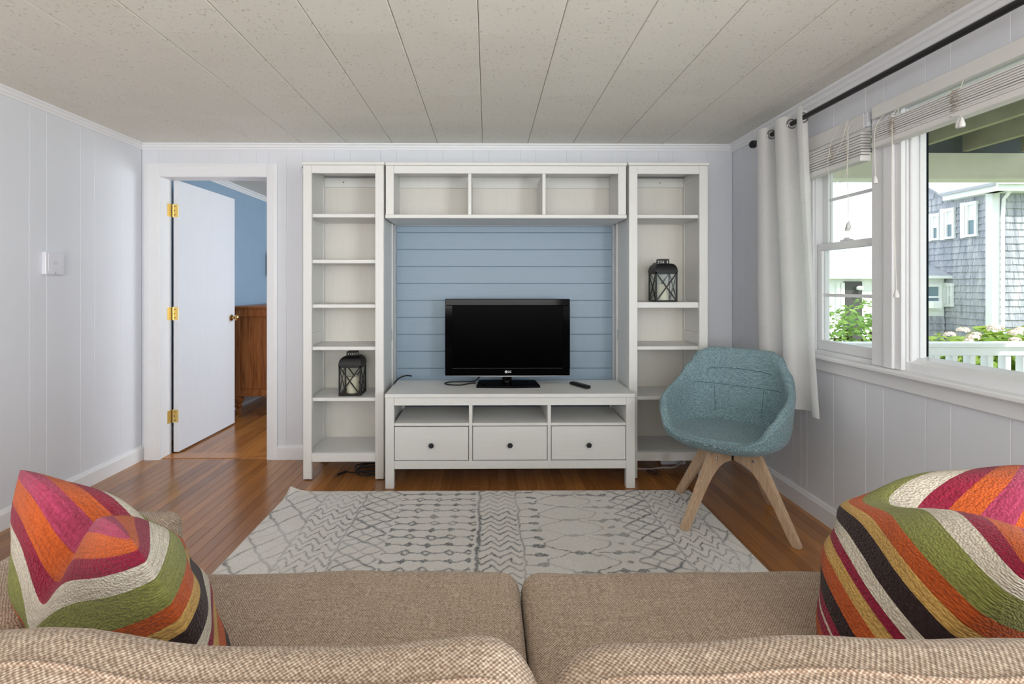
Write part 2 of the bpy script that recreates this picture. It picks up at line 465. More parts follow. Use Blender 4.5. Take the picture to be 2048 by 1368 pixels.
# ================================================================== SETTING
XL, XR, YB, ZC, YR = -2.385, 1.708, 3.435, 2.180, -2.30
BD = 0.008   # board thickness

# ---- floor: sub-floor and boards
floor = struct(obj('floor', bx(XL - 0.15, XR + 0.090, YR - 0.1, YB + 0.02, -0.08, -0.012), 'floor'), 'honey brown oak strip floor of the living room', 'floor')
PW = 0.057
plank_me = MB().box(0, PW - 0.0006, 0, 1, -0.012, 0, c=0.0007).mesh('plank'); plank_me.materials.append(M['floor'])
def lay(parent, x0, x1, y0, y1, lmin, lmax):
    x = x0
    while x < x1 - 0.004:
        wd = min(PW, x1 - x); y = y0 - random.uniform(0, lmin)
        while y < y1:
            L = random.uniform(lmin, lmax); a = max(y, y0); b = min(y + L, y1)
            if b - a > 0.01:
                inst('plank', plank_me, (x, a, 0), parent, (wd / PW, (b - a) - 0.0006, 1))
            y += L
        x += PW
lay(floor, XL, XR, 1.15, YB + 0.015, 0.75, 1.9)
# boards under the sofa and behind the camera
rest = MB(); x = XL
while x < XR - 0.004:
    wd = min(PW, XR - x); y = YR
    while y < 1.15:
        b = min(y + random.uniform(0.7, 1.8), 1.1495); rest.box(x, x + wd - 0.0006, y, b - 0.0006, -0.012, 0); y = b + 0.0001
        if b > 1.149: break
    x += PW
r_ = obj('plank_rows', rest, 'floor', floor); r_['kind'] = 'stuff'
thr = struct(obj('trim_1', bx(-2.268, -1.514, 3.452, 3.565, -0.012, 0.004, c=0.003), 'floor'), 'oak threshold board in the bedroom doorway', 'threshold')
floor2 = struct(obj('floor', bx(-2.6, 0.9, 3.456, 6.7, -0.08, -0.0125), 'floor'), 'oak strip floor of the blue bedroom', 'floor')
lay(floor2, -2.46, 0.6, 3.566, 6.6, 0.9, 2.2)

# ---- ceiling with tiles
ceil = MB().box(XL - 0.15, XR + 0.090, 0.987, YB + 0.12, ZC + 0.012, ZC + 0.08).box(XL - 0.15, XR + 0.090, YR - 0.1, 0.986, ZC, ZC + 0.08)
ceil = struct(obj('ceiling', ceil, 'ceiling'), 'beige textured tile ceiling', 'ceiling')
TX, TY = 0.311, 0.314
tile_me = MB().prism([(0.0012, ZC + 0.012), (0.0012, ZC + 0.003), (0.0045, ZC), (TX - 0.0045, ZC), (TX - 0.0012, ZC + 0.003), (TX - 0.0012, ZC + 0.012)], 'y', 0.0004, TY - 0.0004).mesh('ceiling_tile')
tile_me.materials.append(M['ceiling'])
xs = [-0.034 + TX * k for k in range(-8, 7)]
for x in xs:
    a, b = max(x, XL), min(x + TX, XR)
    if b - a < 0.02: continue
    y = 2.871 - TY * 6
    while y < YB - 0.01:
        yb = min(y + TY, YB)
        inst('ceiling_tile', tile_me, (a, y, 0), ceil, ((b - a) / TX, (yb - y) / TY, 1)); y += TY

# ---- walls
def boards(parent, spans, make, name='panel'):
    """spans: list of (a,b) along the wall; make(a,b) -> MB"""
    for a, b in spans: obj(name, make(a, b), 'wall', parent)
def split(vals, lo, hi):
    v = sorted([lo] + [x for x in vals if lo + 0.012 < x < hi - 0.012] + [hi]); return list(zip(v[:-1], v[1:]))
G = 0.0002
# left wall
wl = struct(obj('wall_left', bx(XL - 0.15, XL - BD, YR, YB + 0.01, 0, ZC), 'wall'), 'white wall of vertical panelling with a wall switch', 'wall')
seamsL = [2.596, 2.699, 2.922, 3.025, 3.242, 2.373, 2.27, 2.05, 1.945, 1.72, 1.62, 1.40, 1.30, 1.08, 0.97, 0.75, 0.65, 0.43, 0.33]
boards(wl, split(seamsL, 0.0, YB), lambda a, b: bx(XL - BD, XL, a + G, b - G, 0, ZC, c=0.0018))
# back wall (door opening -2.27 .. -1.512, 1.961 high)
DX0, DX1, DZ = -2.27, -1.512, 1.961
wb = MB().box(XL - 0.15, DX0, YB + BD, YB + 0.12, 0, ZC).box(DX1, XR + 0.090, YB + BD, YB + 0.12, 0, ZC).box(DX0, DX1, YB + BD, YB + 0.12, DZ, ZC)
wb = struct(obj('wall_back', wb, 'wall'), 'white panelled wall behind the shelving with the bedroom doorway', 'wall')
seamsB = [-2.23, -2.03, -1.92, -1.71, -1.60, -1.39, -1.28, -1.06, -0.95, -0.74, -0.63, -0.42, -0.31, -0.10, 0.01, 0.23, 0.33, 0.55, 0.65, 0.87, 0.97, 1.19, 1.29, 1.53]
boards(wb, split(seamsB, DX1, XR), lambda a, b: bx(a + G, b - G, YB, YB + BD, 0, ZC, c=0.0018))
boards(wb, split(seamsB, DX0, DX1), lambda a, b: bx(a + G, b - G, YB, YB + BD, DZ, ZC, c=0.0018))
boards(wb, [(XL, DX0)], lambda a, b: bx(a + G, b - G, YB, YB + BD, 0, ZC, c=0.0018))
# blue shiplap between the towers
ship = struct(obj('wall_accent', bx(-0.628, 0.862, 3.4255, 3.4345, 0.30, 1.612), 'blue'), 'pale blue horizontal shiplap panel behind the television', 'wall')
z = 1.612; seams = [1.565 - 0.117 * k for k in range(0, 11)] + [0.30]
for s_ in seams:
    obj('plank', bx(-0.628, 0.862, 3.413, 3.4255, max(s_, 0.30) + 0.0012, z - 0.0012, c=0.003), 'blue', ship); z = s_
    if s_ <= 0.30: break
# right wall with two windows in view and one added behind the camera for light
W1 = (2.16, 2.60); W2 = (0.45, 2.02); WZ = (0.845, 1.935); W4 = (-1.95, -0.05)
wr = MB()
xo = XR + 0.090
for y0, y1, z0, z1 in ((YR, YB + 0.01, 0, WZ[0]), (YR, YB + 0.01, WZ[1], ZC), (W1[1], YB + 0.01, *WZ), (W2[1], W1[0], *WZ), (W4[1], W2[0], *WZ), (YR, W4[0], *WZ)):
    wr.box(XR + BD, xo, y0, y1, z0, z1)
wr = struct(obj('wall_right', wr, 'wall'), 'white panelled wall with the windows', 'wall')
seamsR = [3.30, 3.06, 2.955, 2.752, 2.63, 2.427, 2.22, 2.121, 1.915, 1.809, 1.60, 1.50, 1.29, 1.19, 0.97, 0.87, 0.66, 0.55, 0.34, 0.24, 0.02]
boards(wr, split(seamsR, 0.0, 2.68), lambda a, b: bx(XR, XR + BD, a + G, b - G, 0, 0.79, c=0.0018))
boards(wr, split(seamsR, 0.0, 2.68), lambda a, b: bx(XR, XR + BD, a + G, b - G, 1.97, ZC, c=0.0018))
boards(wr, split([v for v in seamsR if v > 2.7], 2.68, YB), lambda a, b: bx(XR, XR + BD, a + G, b - G, 0, ZC, c=0.0018))
# rear wall with a wide window behind the camera
RX = (-1.8, 1.2)
rw = MB().box(XL - 0.15, xo, YR - 0.1, YR, 0, 0.7).box(XL - 0.15, xo, YR - 0.1, YR, 2.0, ZC).box(XL - 0.15, RX[0], YR - 0.1, YR, 0.7, 2.0).box(RX[1], xo, YR - 0.1, YR, 0.7, 2.0)
struct(obj('wall_rear', rw, 'wall'), 'plain white wall behind the sofa and camera', 'wall')
# bedroom shell
bw = struct(obj('wall_bedroom', bx(-2.6, -2.46, 3.556, 6.7, 0, ZC), 'bedblue'), 'blue wall of the bedroom beyond the doorway', 'wall')
struct(obj('wall_bedroom_far', bx(-2.6, 0.9, 6.6, 6.7, 0, ZC), 'bedblue'), 'far blue wall of the bedroom', 'wall')
bwr = MB().box(0.6, 0.75, 3.556, 6.6, 0, 0.85).box(0.6, 0.75, 3.556, 6.6, 2.05, ZC).box(0.6, 0.75, 3.556, 4.25, 0.85, 2.05).box(0.6, 0.75, 5.75, 6.6, 0.85, 2.05)  # opening added here to let the bedroom lamp in
struct(obj('wall_bedroom_right', bwr, 'bedblue'), 'unseen blue bedroom wall with an opening added for light', 'wall')
struct(obj('ceiling', bx(-2.6, 0.9, 3.556, 6.7, ZC, ZC + 0.08), 'ceiling'), 'bedroom ceiling seen through the doorway', 'ceiling')

# ---- crown, baseboards
crown = [(0, -0.042), (0.005, -0.042), (0.007, -0.03), (0.012, -0.026), (0.014, -0.014), (0.022, -0.008), (0.024, 0), (0, 0)]
struct(obj('trim_2', MB().prism([(XL + d, ZC + z) for d, z in crown], 'y', YR, YB), 'trim'), 'white crown moulding along the left wall', 'moulding')
struct(obj('trim_3', MB().prism([(YB - d, ZC + z) for d, z in crown], 'x', XL, XR), 'trim'), 'white crown moulding above the shelving', 'moulding')
struct(obj('trim_4', MB().prism([(XR - d * 1.4, ZC + z * 1.35) for d, z in crown], 'y', YR, YB), 'trim'), 'white crown moulding above the curtain rod', 'moulding')
struct(obj('trim_5', MB().prism([(-2.46 + d * 1.3, ZC + z * 1.2) for d, z in crown], 'y', 3.557, 6.6), 'trim'), 'white crown moulding in the blue bedroom', 'moulding')
base = [(0, 0), (0.016, 0), (0.016, 0.078), (0.012, 0.086), (0.008, 0.098), (0, 0.100)]
struct(obj('baseboard_left', MB().prism([(XL + d, z) for d, z in base], 'y', YR, YB), 'trim'), 'white baseboard along the left wall', 'baseboard')
struct(obj('baseboard_back', MB().prism([(YB - d, z) for d, z in base], 'x', DX1 + 0.0635, XR), 'trim'), 'white baseboard under the shelving', 'baseboard')
struct(obj('baseboard_right', MB().prism([(XR - d, z) for d, z in base], 'y', YR, YB), 'trim'), 'white baseboard below the windows', 'baseboard')
struct(obj('baseboard_bedroom', MB().prism([(-2.46 + d, z) for d, z in base], 'y', 3.557, 6.6), 'trim'), 'white baseboard in the blue bedroom', 'baseboard')

# ---- doorway: casing, jamb, slab, hinges, knobs
d1 = thing('door_1', 'white flush door standing open into the blue bedroom, with brass hinges', 'door', (DX0 + 0.02, 3.55, 0)); struct(d1)
def casing_v(xa, xb, z1):
    return MB().prism([(xa, YB), (xa, YB - 0.014), (xa + (xb - xa) * 0.3, YB - 0.017), (xa + (xb - xa) * 0.85, YB - 0.012), (xb, YB - 0.008), (xb, YB)], 'z', 0, z1)
obj('casing', casing_v(XL + 0.026, DX0 + 0.012, DZ + 0.078), 'trim', d1)
obj('casing', casing_v(DX1 + 0.063, DX1 - 0.010, DZ + 0.078), 'trim', d1)
obj('casing', MB().prism([(YB, DZ + 0.078), (YB - 0.0135, DZ + 0.078), (YB - 0.0165, DZ + 0.055), (YB - 0.0115, DZ), (YB - 0.0075, DZ - 0.010), (YB, DZ - 0.010)], 'x', DX0 + 0.011, DX1 - 0.009), 'trim', d1)
obj('jamb', bx(DX0, DX0 + 0.014, YB, YB + 0.118, 0, DZ - 0.012), 'trim', d1)
obj('jamb', bx(DX1 - 0.012, DX1, YB, YB + 0.118, 0, DZ - 0.012), 'trim', d1)
obj('jamb', bx(DX0, DX1, YB, YB + 0.118, DZ - 0.012, DZ), 'trim', d1)
# slab: hinge edge at (-2.235,3.55), free edge at (-2.20,4.305)
hx, hy = -2.208, 3.556; ang = math.radians(1.2)
ux, uy = math.sin(ang), math.cos(ang); nx, ny = -uy, ux     # along the slab / towards the wall
th = 0.035
P0 = (hx, hy); P1 = (hx + ux * 0.755, hy + uy * 0.755)
poly = [P0, P1, (P1[0] + nx * th, P1[1] + ny * th), (P0[0] + nx * th, P0[1] + ny * th)]
slab = obj('slab', MB().prism(poly, 'z', 0.012, 1.950), 'door', d1)
for zc in (1.735, 1.0, 0.268):
    h = obj('hinge', bx(DX0 + 0.0142, DX0 + 0.0155, YB + 0.072, YB + 0.116, zc - 0.045, zc + 0.045), 'brass', d1)
    obj('leaf', MB().prism([(hx + nx * 0.002 - ux * 0.0012, hy - 0.0012), (hx + nx * 0.033, hy - 0.0012), (hx + nx * 0.033, hy - 0.0002), (hx, hy - 0.0002)], 'z', zc - 0.045, zc + 0.045), 'brass', h)
    obj('barrel', MB().lathe([(0.0, zc - 0.05), (0.0065, zc - 0.047), (0.0065, zc + 0.047), (0.0, zc + 0.05)], DX0 + 0.022, 3.560, 10), 'brass', h)
    obj('screw', MB().lathe([(0.0, -0.002), (0.004, -0.0015), (0.004, 0.0)], hx + nx * 0.024, hy - 0.001, 8, 'y', zc + 0.03), 'knob', h)
    obj('screw', MB().lathe([(0.0, -0.002), (0.004, -0.0015), (0.004, 0.0)], hx + nx * 0.028, hy - 0.001, 8, 'y', zc), 'knob', h)
    obj('screw', MB().lathe([(0.0, -0.002), (0.004, -0.0015), (0.004, 0.0)], hx + nx * 0.024, hy - 0.001, 8, 'y', zc - 0.03), 'knob', h)
kx, ky = hx + ux * 0.700, hy + uy * 0.700
prof = [(0.0, 0.0), (0.027, 0.001), (0.027, 0.006), (0.011, 0.012), (0.010, 0.026), (0.020, 0.034), (0.026, 0.045), (0.024, 0.056), (0.014, 0.064), (0.0, 0.066)]
obj('door_knob', MB().lathe([(r, zz) for r, zz in prof], kx, ky, 18, 'x', 0.926), 'brass_knob', d1, smooth=40)
obj('door_knob', MB().lathe([(r, -zz - th) for r, zz in prof], kx, ky, 18, 'x', 0.926), 'brass_knob', d1, smooth=40)

# ---- windows of the right wall
def vwin(name, label, loc):
    o = thing(name, label, 'window', loc); struct(o); return o
xi = XR - 0.018
w1 = vwin('window_1', 'narrow double-hung window beside the curtain', (1.78, 2.38, WZ[0]))
w2 = vwin('window_2', 'wide picture window looking onto the porch', (1.79, 1.25, WZ[0]))
# mullion casing, head and outer casings
obj('casing', bx(xi, XR, 2.090, W1[0] + 0.004, 0.852, 1.975, c=0.002), 'window_trim', w1)
obj('casing', bx(xi, XR, W1[1] - 0.004, 2.668, 0.852, 1.975, c=0.002), 'window_trim', w1)
obj('head_casing', bx(xi, XR, W1[0] + 0.005, W1[1] - 0.005, WZ[1] - 0.004, 1.974, c=0.002), 'window_trim', w1)
obj('casing', bx(xi - 0.010, XR, 2.040, 2.0895, 0.852, 1.975, c=0.003), 'window_trim', w2)
obj('casing', bx(xi, XR, W2[1] - 0.014, 2.0395, 0.852, 1.975, c=0.002), 'window_trim', w2)
obj('casing', bx(xi, XR, 0.385, W2[0] + 0.004, 0.852, 1.975, c=0.002), 'window_trim', w2)
obj('head_casing', bx(xi, XR, W2[0] + 0.005, W2[1] - 0.005, WZ[1] - 0.004, 1.974, c=0.002), 'window_trim', w2)
stool = struct(obj('trim_6', bx(XR - 0.055, XR + 0.012, 0.36, 2.69, 0.828, 0.851, c=0.006), 'window_trim'), 'white window stool running under both windows', 'sill')
struct(obj('trim_7', bx(XR - 0.016, XR, 0.38, 2.67, 0.768, 0.828, c=0.002), 'window_trim'), 'white apron board below the window stool', 'trim')
# picture window frame
xg = 1.789
for y0, y1 in ((W2[1] - 0.016, W2[1]), (W2[0], W2[0] + 0.016)):
    obj('jamb', bx(XR + 0.001, xo, y0, y1, WZ[0], WZ[1]), 'window_trim', w2)
obj('stop', bx(XR + 0.010, XR + 0.034, W2[1] - 0.030, W2[1] - 0.0165, WZ[0] + 0.02, WZ[1] - 0.016, c=0.003), 'window_trim', w2)
obj('stop', bx(XR + 0.052, xg - 0.004, W2[1] - 0.024, W2[1] - 0.0165, WZ[0] + 0.02, WZ[1] - 0.016, c=0.002), 'window_trim', w2)
obj('frame_rail', MB().prism([(XR + 0.001, WZ[0]), (xo, WZ[0]), (xo, 0.908), (xg - 0.004, 0.908), (XR + 0.030, 0.900), (XR + 0.001, 0.885)], 'y', W2[0] + 0.0165, W2[1] - 0.0165), 'window_trim', w2)
obj('frame_rail', bx(XR + 0.001, xo, W2[0] + 0.0165, W2[1] - 0.0165, WZ[1] - 0.016, WZ[1]), 'window_trim', w2)
obj('pane', bx(xg, xg + 0.005, W2[0] + 0.0165, W2[1] - 0.0165, 0.9082, WZ[1] - 0.0165), 'glass', w2)
obj('gasket', bx(xg - 0.003, xg + 0.008, W2[1] - 0.0190, W2[1] - 0.0166, 0.909, WZ[1] - 0.017), 'void', w2)
# double-hung window
for y0, y1 in ((W1[1] - 0.014, W1[1]), (W1[0], W1[0] + 0.014)):
    obj('jamb', bx(XR + 0.001, xo, y0, y1, WZ[0], WZ[1]), 'window_trim', w1)
obj('jamb', bx(XR + 0.001, xo, W1[0] + 0.0145, W1[1] - 0.0145, WZ[1] - 0.014, WZ[1]), 'window_trim', w1)
obj('window_sill', bx(XR + 0.001, xo, W1[0] + 0.0145, W1[1] - 0.0145, WZ[0], WZ[0] + 0.022), 'window_trim', w1)
obj('track', bx(XR + 0.012, XR + 0.016, W1[1] - 0.020, W1[1] - 0.0145, WZ[0] + 0.022, WZ[1] - 0.0145), 'window_trim', w1)
def sash(name, xa, xb, z0, z1, zm, top_r, bot_r):
    ya, yb = W1[0] + 0.0145, W1[1] - 0.0145; st = 0.038
    s = obj(name, bx(xa, xb, ya, yb, z0, z0 + bot_r, c=0.002), 'window_trim', w1)
    obj('rail', bx(xa, xb, ya, yb, z1 - top_r, z1, c=0.002), 'window_trim', s)
    obj('stile', bx(xa, xb, ya, ya + st, z0 + bot_r, z1 - top_r, c=0.002), 'window_trim', s)
    obj('stile', bx(xa, xb, yb - st, yb, z0 + bot_r, z1 - top_r, c=0.002), 'window_trim', s)
    xm = (xa + xb) / 2
    obj('muntin', bx(xm - 0.006, xm - 0.0025, ya + st, yb - st, zm - 0.008, zm + 0.008), 'window_trim', s)
    obj('pane', bx(xm - 0.002, xm + 0.002, ya + st, yb - st, z0 + bot_r, z1 - top_r), 'glass', s)
    return s
sash('lower_sash', XR + 0.022, XR + 0.052, WZ[0] + 0.0225, 1.415, 1.150, 0.036, 0.050)
sash('upper_sash', XR + 0.054, XR + 0.082, 1.385, WZ[1] - 0.0145, 1.640, 0.034, 0.034)
obj('sash_lock', MB().box(XR + 0.024, XR + 0.050, 2.36, 2.42, 1.4152, 1.424, c=0.002).box(XR + 0.028, XR + 0.046, 2.38, 2.40, 1.424, 1.432, c=0.002), 'plastic_white', w1)
# rear window, and a side window added out of view for its light
w3 = vwin('window_3', 'wide window in the wall behind the sofa', (0, YR - 0.05, 0.7))
for k in range(4):
    xk = RX[0] + (RX[1] - RX[0] - 0.05) * k / 3
    obj('mullion', bx(xk, xk + 0.05, YR - 0.075, YR - 0.025, 0.7, 2.0), 'window_trim', w3)
w4 = vwin('window_added', 'unseen side window added behind the camera to light the left wall', (1.78, -1.0, WZ[0]))
for k in range(3):
    yk = W4[0] + (W4[1] - W4[0] - 0.05) * k / 2
    obj('mullion', bx(XR + 0.04, XR + 0.09, yk, yk + 0.05, WZ[0], WZ[1]), 'window_trim', w4)

# ================================================================== SHELVING
YF, YK = 3.06, 3.410     # front and back planes of the towers
def tower(x0, x1, shelves, label, fixed):
    t = thing('bookcase', label, 'bookcase', ((x0 + x1) / 2, (YF + YK) / 2, 0), 'tall white bookcases either side of the television')
    pw = 0.052; top = 1.942; q = 0.0004
    for sx in (0, 1):
        xa, xb = (x0, x0 + pw) if sx == 0 else (x1 - pw, x1)
        si, so = (x0 + 0.004, x0 + 0.026) if sx == 0 else (x1 - 0.026, x1 - 0.004)
        obj('front_post', bx(xa, xb, YF, YF + 0.022, 0.006, top, c=0.0015), 'furn', t)
        obj('front_post', bx(si - 0.004 if sx == 0 else si, so if sx == 0 else so + 0.004, YF + 0.0224, YF + 0.062, 0.006, top, c=0.0015), 'furn', t)
        obj('rear_post', bx(si - 0.004 if sx == 0 else si, so if sx == 0 else so + 0.004, YK - 0.045, YK, 0.006, top, c=0.0015), 'furn', t)
        sp = obj('side_panel', bx(si + 0.005, so - 0.005, YF + 0.0624, YK - 0.0454, 0.115, top), 'furn', t)
        for za, zb in ((0.105, 0.165), (0.83, 0.90), (top - 0.06, top)):
            obj('side_rail', bx(si, so, YF + 0.0624, YK - 0.0454, za, zb, c=0.0015), 'furn', sp)
        obj('foot_pad', MB().lathe([(0.012, 0), (0.012, 0.006)], (xa + xb) / 2, YF + 0.018, 10), 'rubber', t)
        obj('foot_pad', MB().lathe([(0.010, 0), (0.010, 0.006)], (si + so) / 2, YK - 0.02, 10), 'rubber', t)
    ia, ib = x0 + 0.0265, x1 - 0.0265
    obj('top_board', bx(x0 - 0.006, x1 + 0.006, YF - 0.010, YK, top + q, 1.962, c=0.003), 'furn_h', t)
    obj('top_rail', bx(x0 + pw + q, x1 - pw - q, YF + 0.002, YF + 0.020, 1.893, top, c=0.0015), 'furn_h', t)
    obj('bottom_rail', bx(x0 + pw + q, x1 - pw - q, YF + 0.002, YF + 0.020, 0.112, 0.166, c=0.0015), 'furn_h', t)
    bk = obj('back_panel', bx(ia, ib, YK - 0.016, YK - 0.008, 0.14, 1.935), 'furn_back', t)
    obj('back_rail', bx(ia, ib, YK - 0.034, YK - 0.0165, 1.870, 1.930, c=0.0015), 'furn', bk)
    for z_ in shelves:
        th_ = 0.036 if z_ in fixed else 0.022
        obj('shelf', bx(ia + 0.0005, ib - 0.0005, YF + 0.0225 if z_ > 0.3 else YF + 0.0205, YK - 0.0165, z_ - th_, z_, c=0.002), 'furn_h', t)
    return t
tl = tower(-1.136, -0.641, (1.645, 1.360, 1.083, 0.820, 0.503, 0.166), 'tall white open bookcase left of the television, beside the bedroom doorway', ())
obj('screw', MB().lathe([(0, -0.002), (0.004, -0.001), (0.004, 0.0)], -0.98, YK - 0.0342, 8, 'y', 1.902), 'knob', tl)
tr = tower(0.8775, 1.3675, (1.642, 1.096, 0.820, 0.508, 0.168), 'tall white open bookcase right of the television, partly behind the teal chair', (1.096,))
obj('screw', MB().lathe([(0, -0.002), (0.004, -0.001), (0.004, 0.0)], 1.18, YK - 0.0342, 8, 'y', 1.902), 'knob', tr)
obj('bracket', bx(1.262, 1.275, YF + 0.10, YF + 0.13, 1.925, 1.9415, c=0.002), 'plastic_white', tr)

# bridge unit above the television
b = thing('bridging_shelf', 'white three-compartment bridging shelf spanning above the television', 'shelf', (0.117, 3.23, 1.60))
B0, B1 = -0.631, 0.862
obj('top_board', bx(B0, B1, YF - 0.008, YK, 1.9405, 1.961, c=0.003), 'furn_h', b)
obj('bottom_board', bx(B0, B1, YF - 0.006, YK, 1.615, 1.638, c=0.003), 'furn_h', b)
for xa, xb in ((B0 + 0.003, B0 + 0.052), (B1 - 0.052, B1 - 0.003)):
    obj('front_post', bx(xa, xb, YF, YF + 0.020, 1.6385, 1.940, c=0.0015), 'furn', b)
for xa in (B0 + 0.006, B1 - 0.028):
    sp = obj('side_panel', bx(xa, xa + 0.022, YF + 0.0205, YK - 0.003, 1.6385, 1.940), 'furn', b)
obj('top_rail', bx(B0 + 0.0525, B1 - 0.0525, YF + 0.002, YF + 0.020, 1.893, 1.940, c=0.0015), 'furn_h', b)
bk = obj('back_panel', bx(B0 + 0.0285, B1 - 0.0285, YK - 0.016, YK - 0.006, 1.6385, 1.940), 'furn_back', b)
obj('back_rail', bx(B0 + 0.0285, B1 - 0.0285, YK - 0.030, YK - 0.0165, 1.865, 1.940, c=0.0015), 'furn', bk)
for xc in (-0.110, 0.350):
    obj('divider', bx(xc - 0.010, xc + 0.010, YF + 0.003, YK - 0.031, 1.6385, 1.8925, c=0.0015), 'furn', b)

# television bench
UF, UK = 2.925, 3.352
u = thing('media_console', 'low white media console with three drawers under the television', 'console', (0.135, 3.14, 0))
U0, U1 = -0.604, 0.874; q = 0.0005
obj('top_board', bx(U0 - 0.002, U1 + 0.002, UF - 0.006, UK, 0.537, 0.560, c=0.003), 'furn_h', u)
for xa, xb in ((U0, U0 + 0.052), (U1 - 0.052, U1)):
    obj('leg', bx(xa, xb, UF, UF + 0.040, 0.0, 0.5365, c=0.0015), 'furn', u)
    obj('leg', bx(xa, xb, UK - 0.042, UK - 0.002, 0.0, 0.5365, c=0.0015), 'furn', u)
    obj('side_panel', bx(xa + 0.008, xb - 0.020, UF + 0.0405, UK - 0.0425, 0.115, 0.5365), 'furn', u)
obj('front_rail', bx(U0 + 0.0525, U1 - 0.0525, UF + 0.003, UF + 0.025, 0.491, 0.5365, c=0.0015), 'furn_h', u)
obj('bottom_rail', bx(U0 + 0.0525, U1 - 0.0525, UF + 0.003, UF + 0.025, 0.115, 0.163, c=0.0015), 'furn_h', u)
obj('back_rail', bx(U0 + 0.0525, U1 - 0.0525, UK - 0.022, UK - 0.006, 0.40, 0.5365, c=0.0015), 'furn', u)
obj('bottom_board', bx(U0 + 0.0525, U1 - 0.0525, UF + 0.026, UK - 0.05, 0.135, 0.150), 'furn', u)
div = (-0.100, 0.366)
for xc in div:
    obj('divider', bx(xc - 0.010, xc + 0.010, UF + 0.004, UK - 0.023, 0.1635, 0.4905, c=0.0015), 'furn', u)
edges = [U0 + 0.0525] + [v for xc in div for v in (xc - 0.0105, xc + 0.0105)] + [U1 - 0.0525]
for k in range(3):
    xa, xb = edges[2 * k], edges[2 * k + 1]
    obj('shelf', bx(xa, xb, UF + 0.005, UK - 0.023, 0.369, 0.386, c=0.0015), 'furn_h', u)
    dz = 0.003 if k == 0 else 0.001
    dr = obj('drawer', bx(xa + 0.003, xb - 0.003, UF + 0.004, UF + 0.024, 0.167, 0.366 - dz, c=0.002), 'furn_h', u)
    xc = (xa + xb) / 2
    obj('knob', MB().lathe([(0.0, 0.003), (0.006, 0.003), (0.006, -0.010), (0.0145, -0.014), (0.0155, -0.020), (0.011, -0.026), (0.0, -0.028)], xc, UF + 0.003, 18, 'y', 0.258), 'knob', dr, smooth=40, label='dark round knob')
    obj('drawer_box', MB().box(xa + 0.012, xa + 0.024, UF + 0.0245, UK - 0.08, 0.18, 0.33).box(xb - 0.024, xb - 0.012, UF + 0.0245, UK - 0.08, 0.18, 0.33).box(xa + 0.024, xb - 0.024, UK - 0.092, UK - 0.08, 0.18, 0.33).box(xa + 0.024, xb - 0.024, UF + 0.0245, UK - 0.092, 0.18, 0.19), 'furn', dr)

# ---- television
tv = thing('television', 'black flat-screen television on a glossy stand, standing on the white console', 'television', (0.126, 3.21, 0.560))
TYF = 3.195
X0, X1, Z0, Z1 = -0.274, 0.533, 0.618, 1.113
fr = obj('bezel', MB().box(X0, X1, TYF, TYF + 0.035, Z1 - 0.043, Z1, c=0.004).box(X0, X1, TYF, TYF + 0.035, Z0, Z0 + 0.048, c=0.004).box(X0, X0 + 0.046, TYF, TYF + 0.035, Z0 + 0.048, Z1 - 0.043).box(X1 - 0.046, X1, TYF, TYF + 0.035, Z0 + 0.048, Z1 - 0.043), 'tv_black', tv)
obj('screen', bx(X0 + 0.046, X1 - 0.046, TYF + 0.006, TYF + 0.012, Z0 + 0.048, Z1 - 0.043), 'tv_screen', tv)
obj('rear_housing', bx(X0 + 0.03, X1 - 0.03, TYF + 0.0355, TYF + 0.085, Z0 + 0.03, Z1 - 0.03, c=0.02), 'rubber', tv)
n = 24; vs = []
poly = []
for k in range(n + 1):
    s_ = -1 + 2 * k / n; poly.append((X0 + (X1 - X0) * k / n, Z0 - 0.001 - 0.007 * (1 - s_ * s_)))
poly = [(X0, Z0 + 0.0)] + poly[0:] + [(X1, Z0 + 0.0)]
obj('silver_strip', MB().prism(poly, 'y', TYF + 0.001, TYF + 0.02), 'silver', tv)
obj('screen_line', MB().box(X0 + 0.046, X1 - 0.046, TYF - 0.0004, TYF, Z0 + 0.0475, Z0 + 0.0487), 'button', fr)
lx, lz = 0.1205, 0.6425
lg = obj('logo', MB().lathe([(0.0, -0.0006), (0.0085, -0.0006), (0.0085, 0.0)], lx, TYF, 24, 'y', lz), 'logo', fr)
fc = bpy.data.curves.new('logo_text', 'FONT'); fc.body = 'LG'; fc.size = 0.0185; fc.extrude = 0.0002; fc.offset = 0.0004; fc.align_x = 'LEFT'; fc.align_y = 'CENTER'
fo = bpy.data.objects.new('logo_text', fc); C.objects.link(fo)
dg = bpy.context.evaluated_depsgraph_get(); tm = bpy.data.meshes.new_from_object(fo.evaluated_get(dg)); bpy.data.objects.remove(fo)
tm.transform(Matrix.Translation((lx + 0.0105, TYF - 0.0004, lz)) @ Matrix.Rotation(PI / 2, 4, 'X'))
tm.materials.clear(); obj('logo_text', tm, 'logo', fr)
mk = MB().box(lx - 0.0006, lx + 0.0006, TYF - 0.0009, TYF - 0.0006, lz - 0.003, lz + 0.004).box(lx - 0.0006, lx + 0.0026, TYF - 0.0009, TYF - 0.0006, lz - 0.0036, lz - 0.0026)
mk.lathe([(0.0, -0.0009), (0.001, -0.0009), (0.001, -0.0006)], lx - 0.0032, TYF, 8, 'y', lz + 0.0028)
obj('logo_face', mk, 'tv_black', fr)
obj('neck', MB().lathe([(0.034, 0.572), (0.031, 0.59), (0.031, 0.626)], 0.128, TYF + 0.045, 20), 'tv_black', tv, smooth=40)
obj('base', MB().prism([(-0.070, 3.092), (0.128, 3.080), (0.330, 3.092), (0.315, 3.290), (-0.056, 3.290)], 'z', 0.5602, 0.573), 'tv_black', tv)

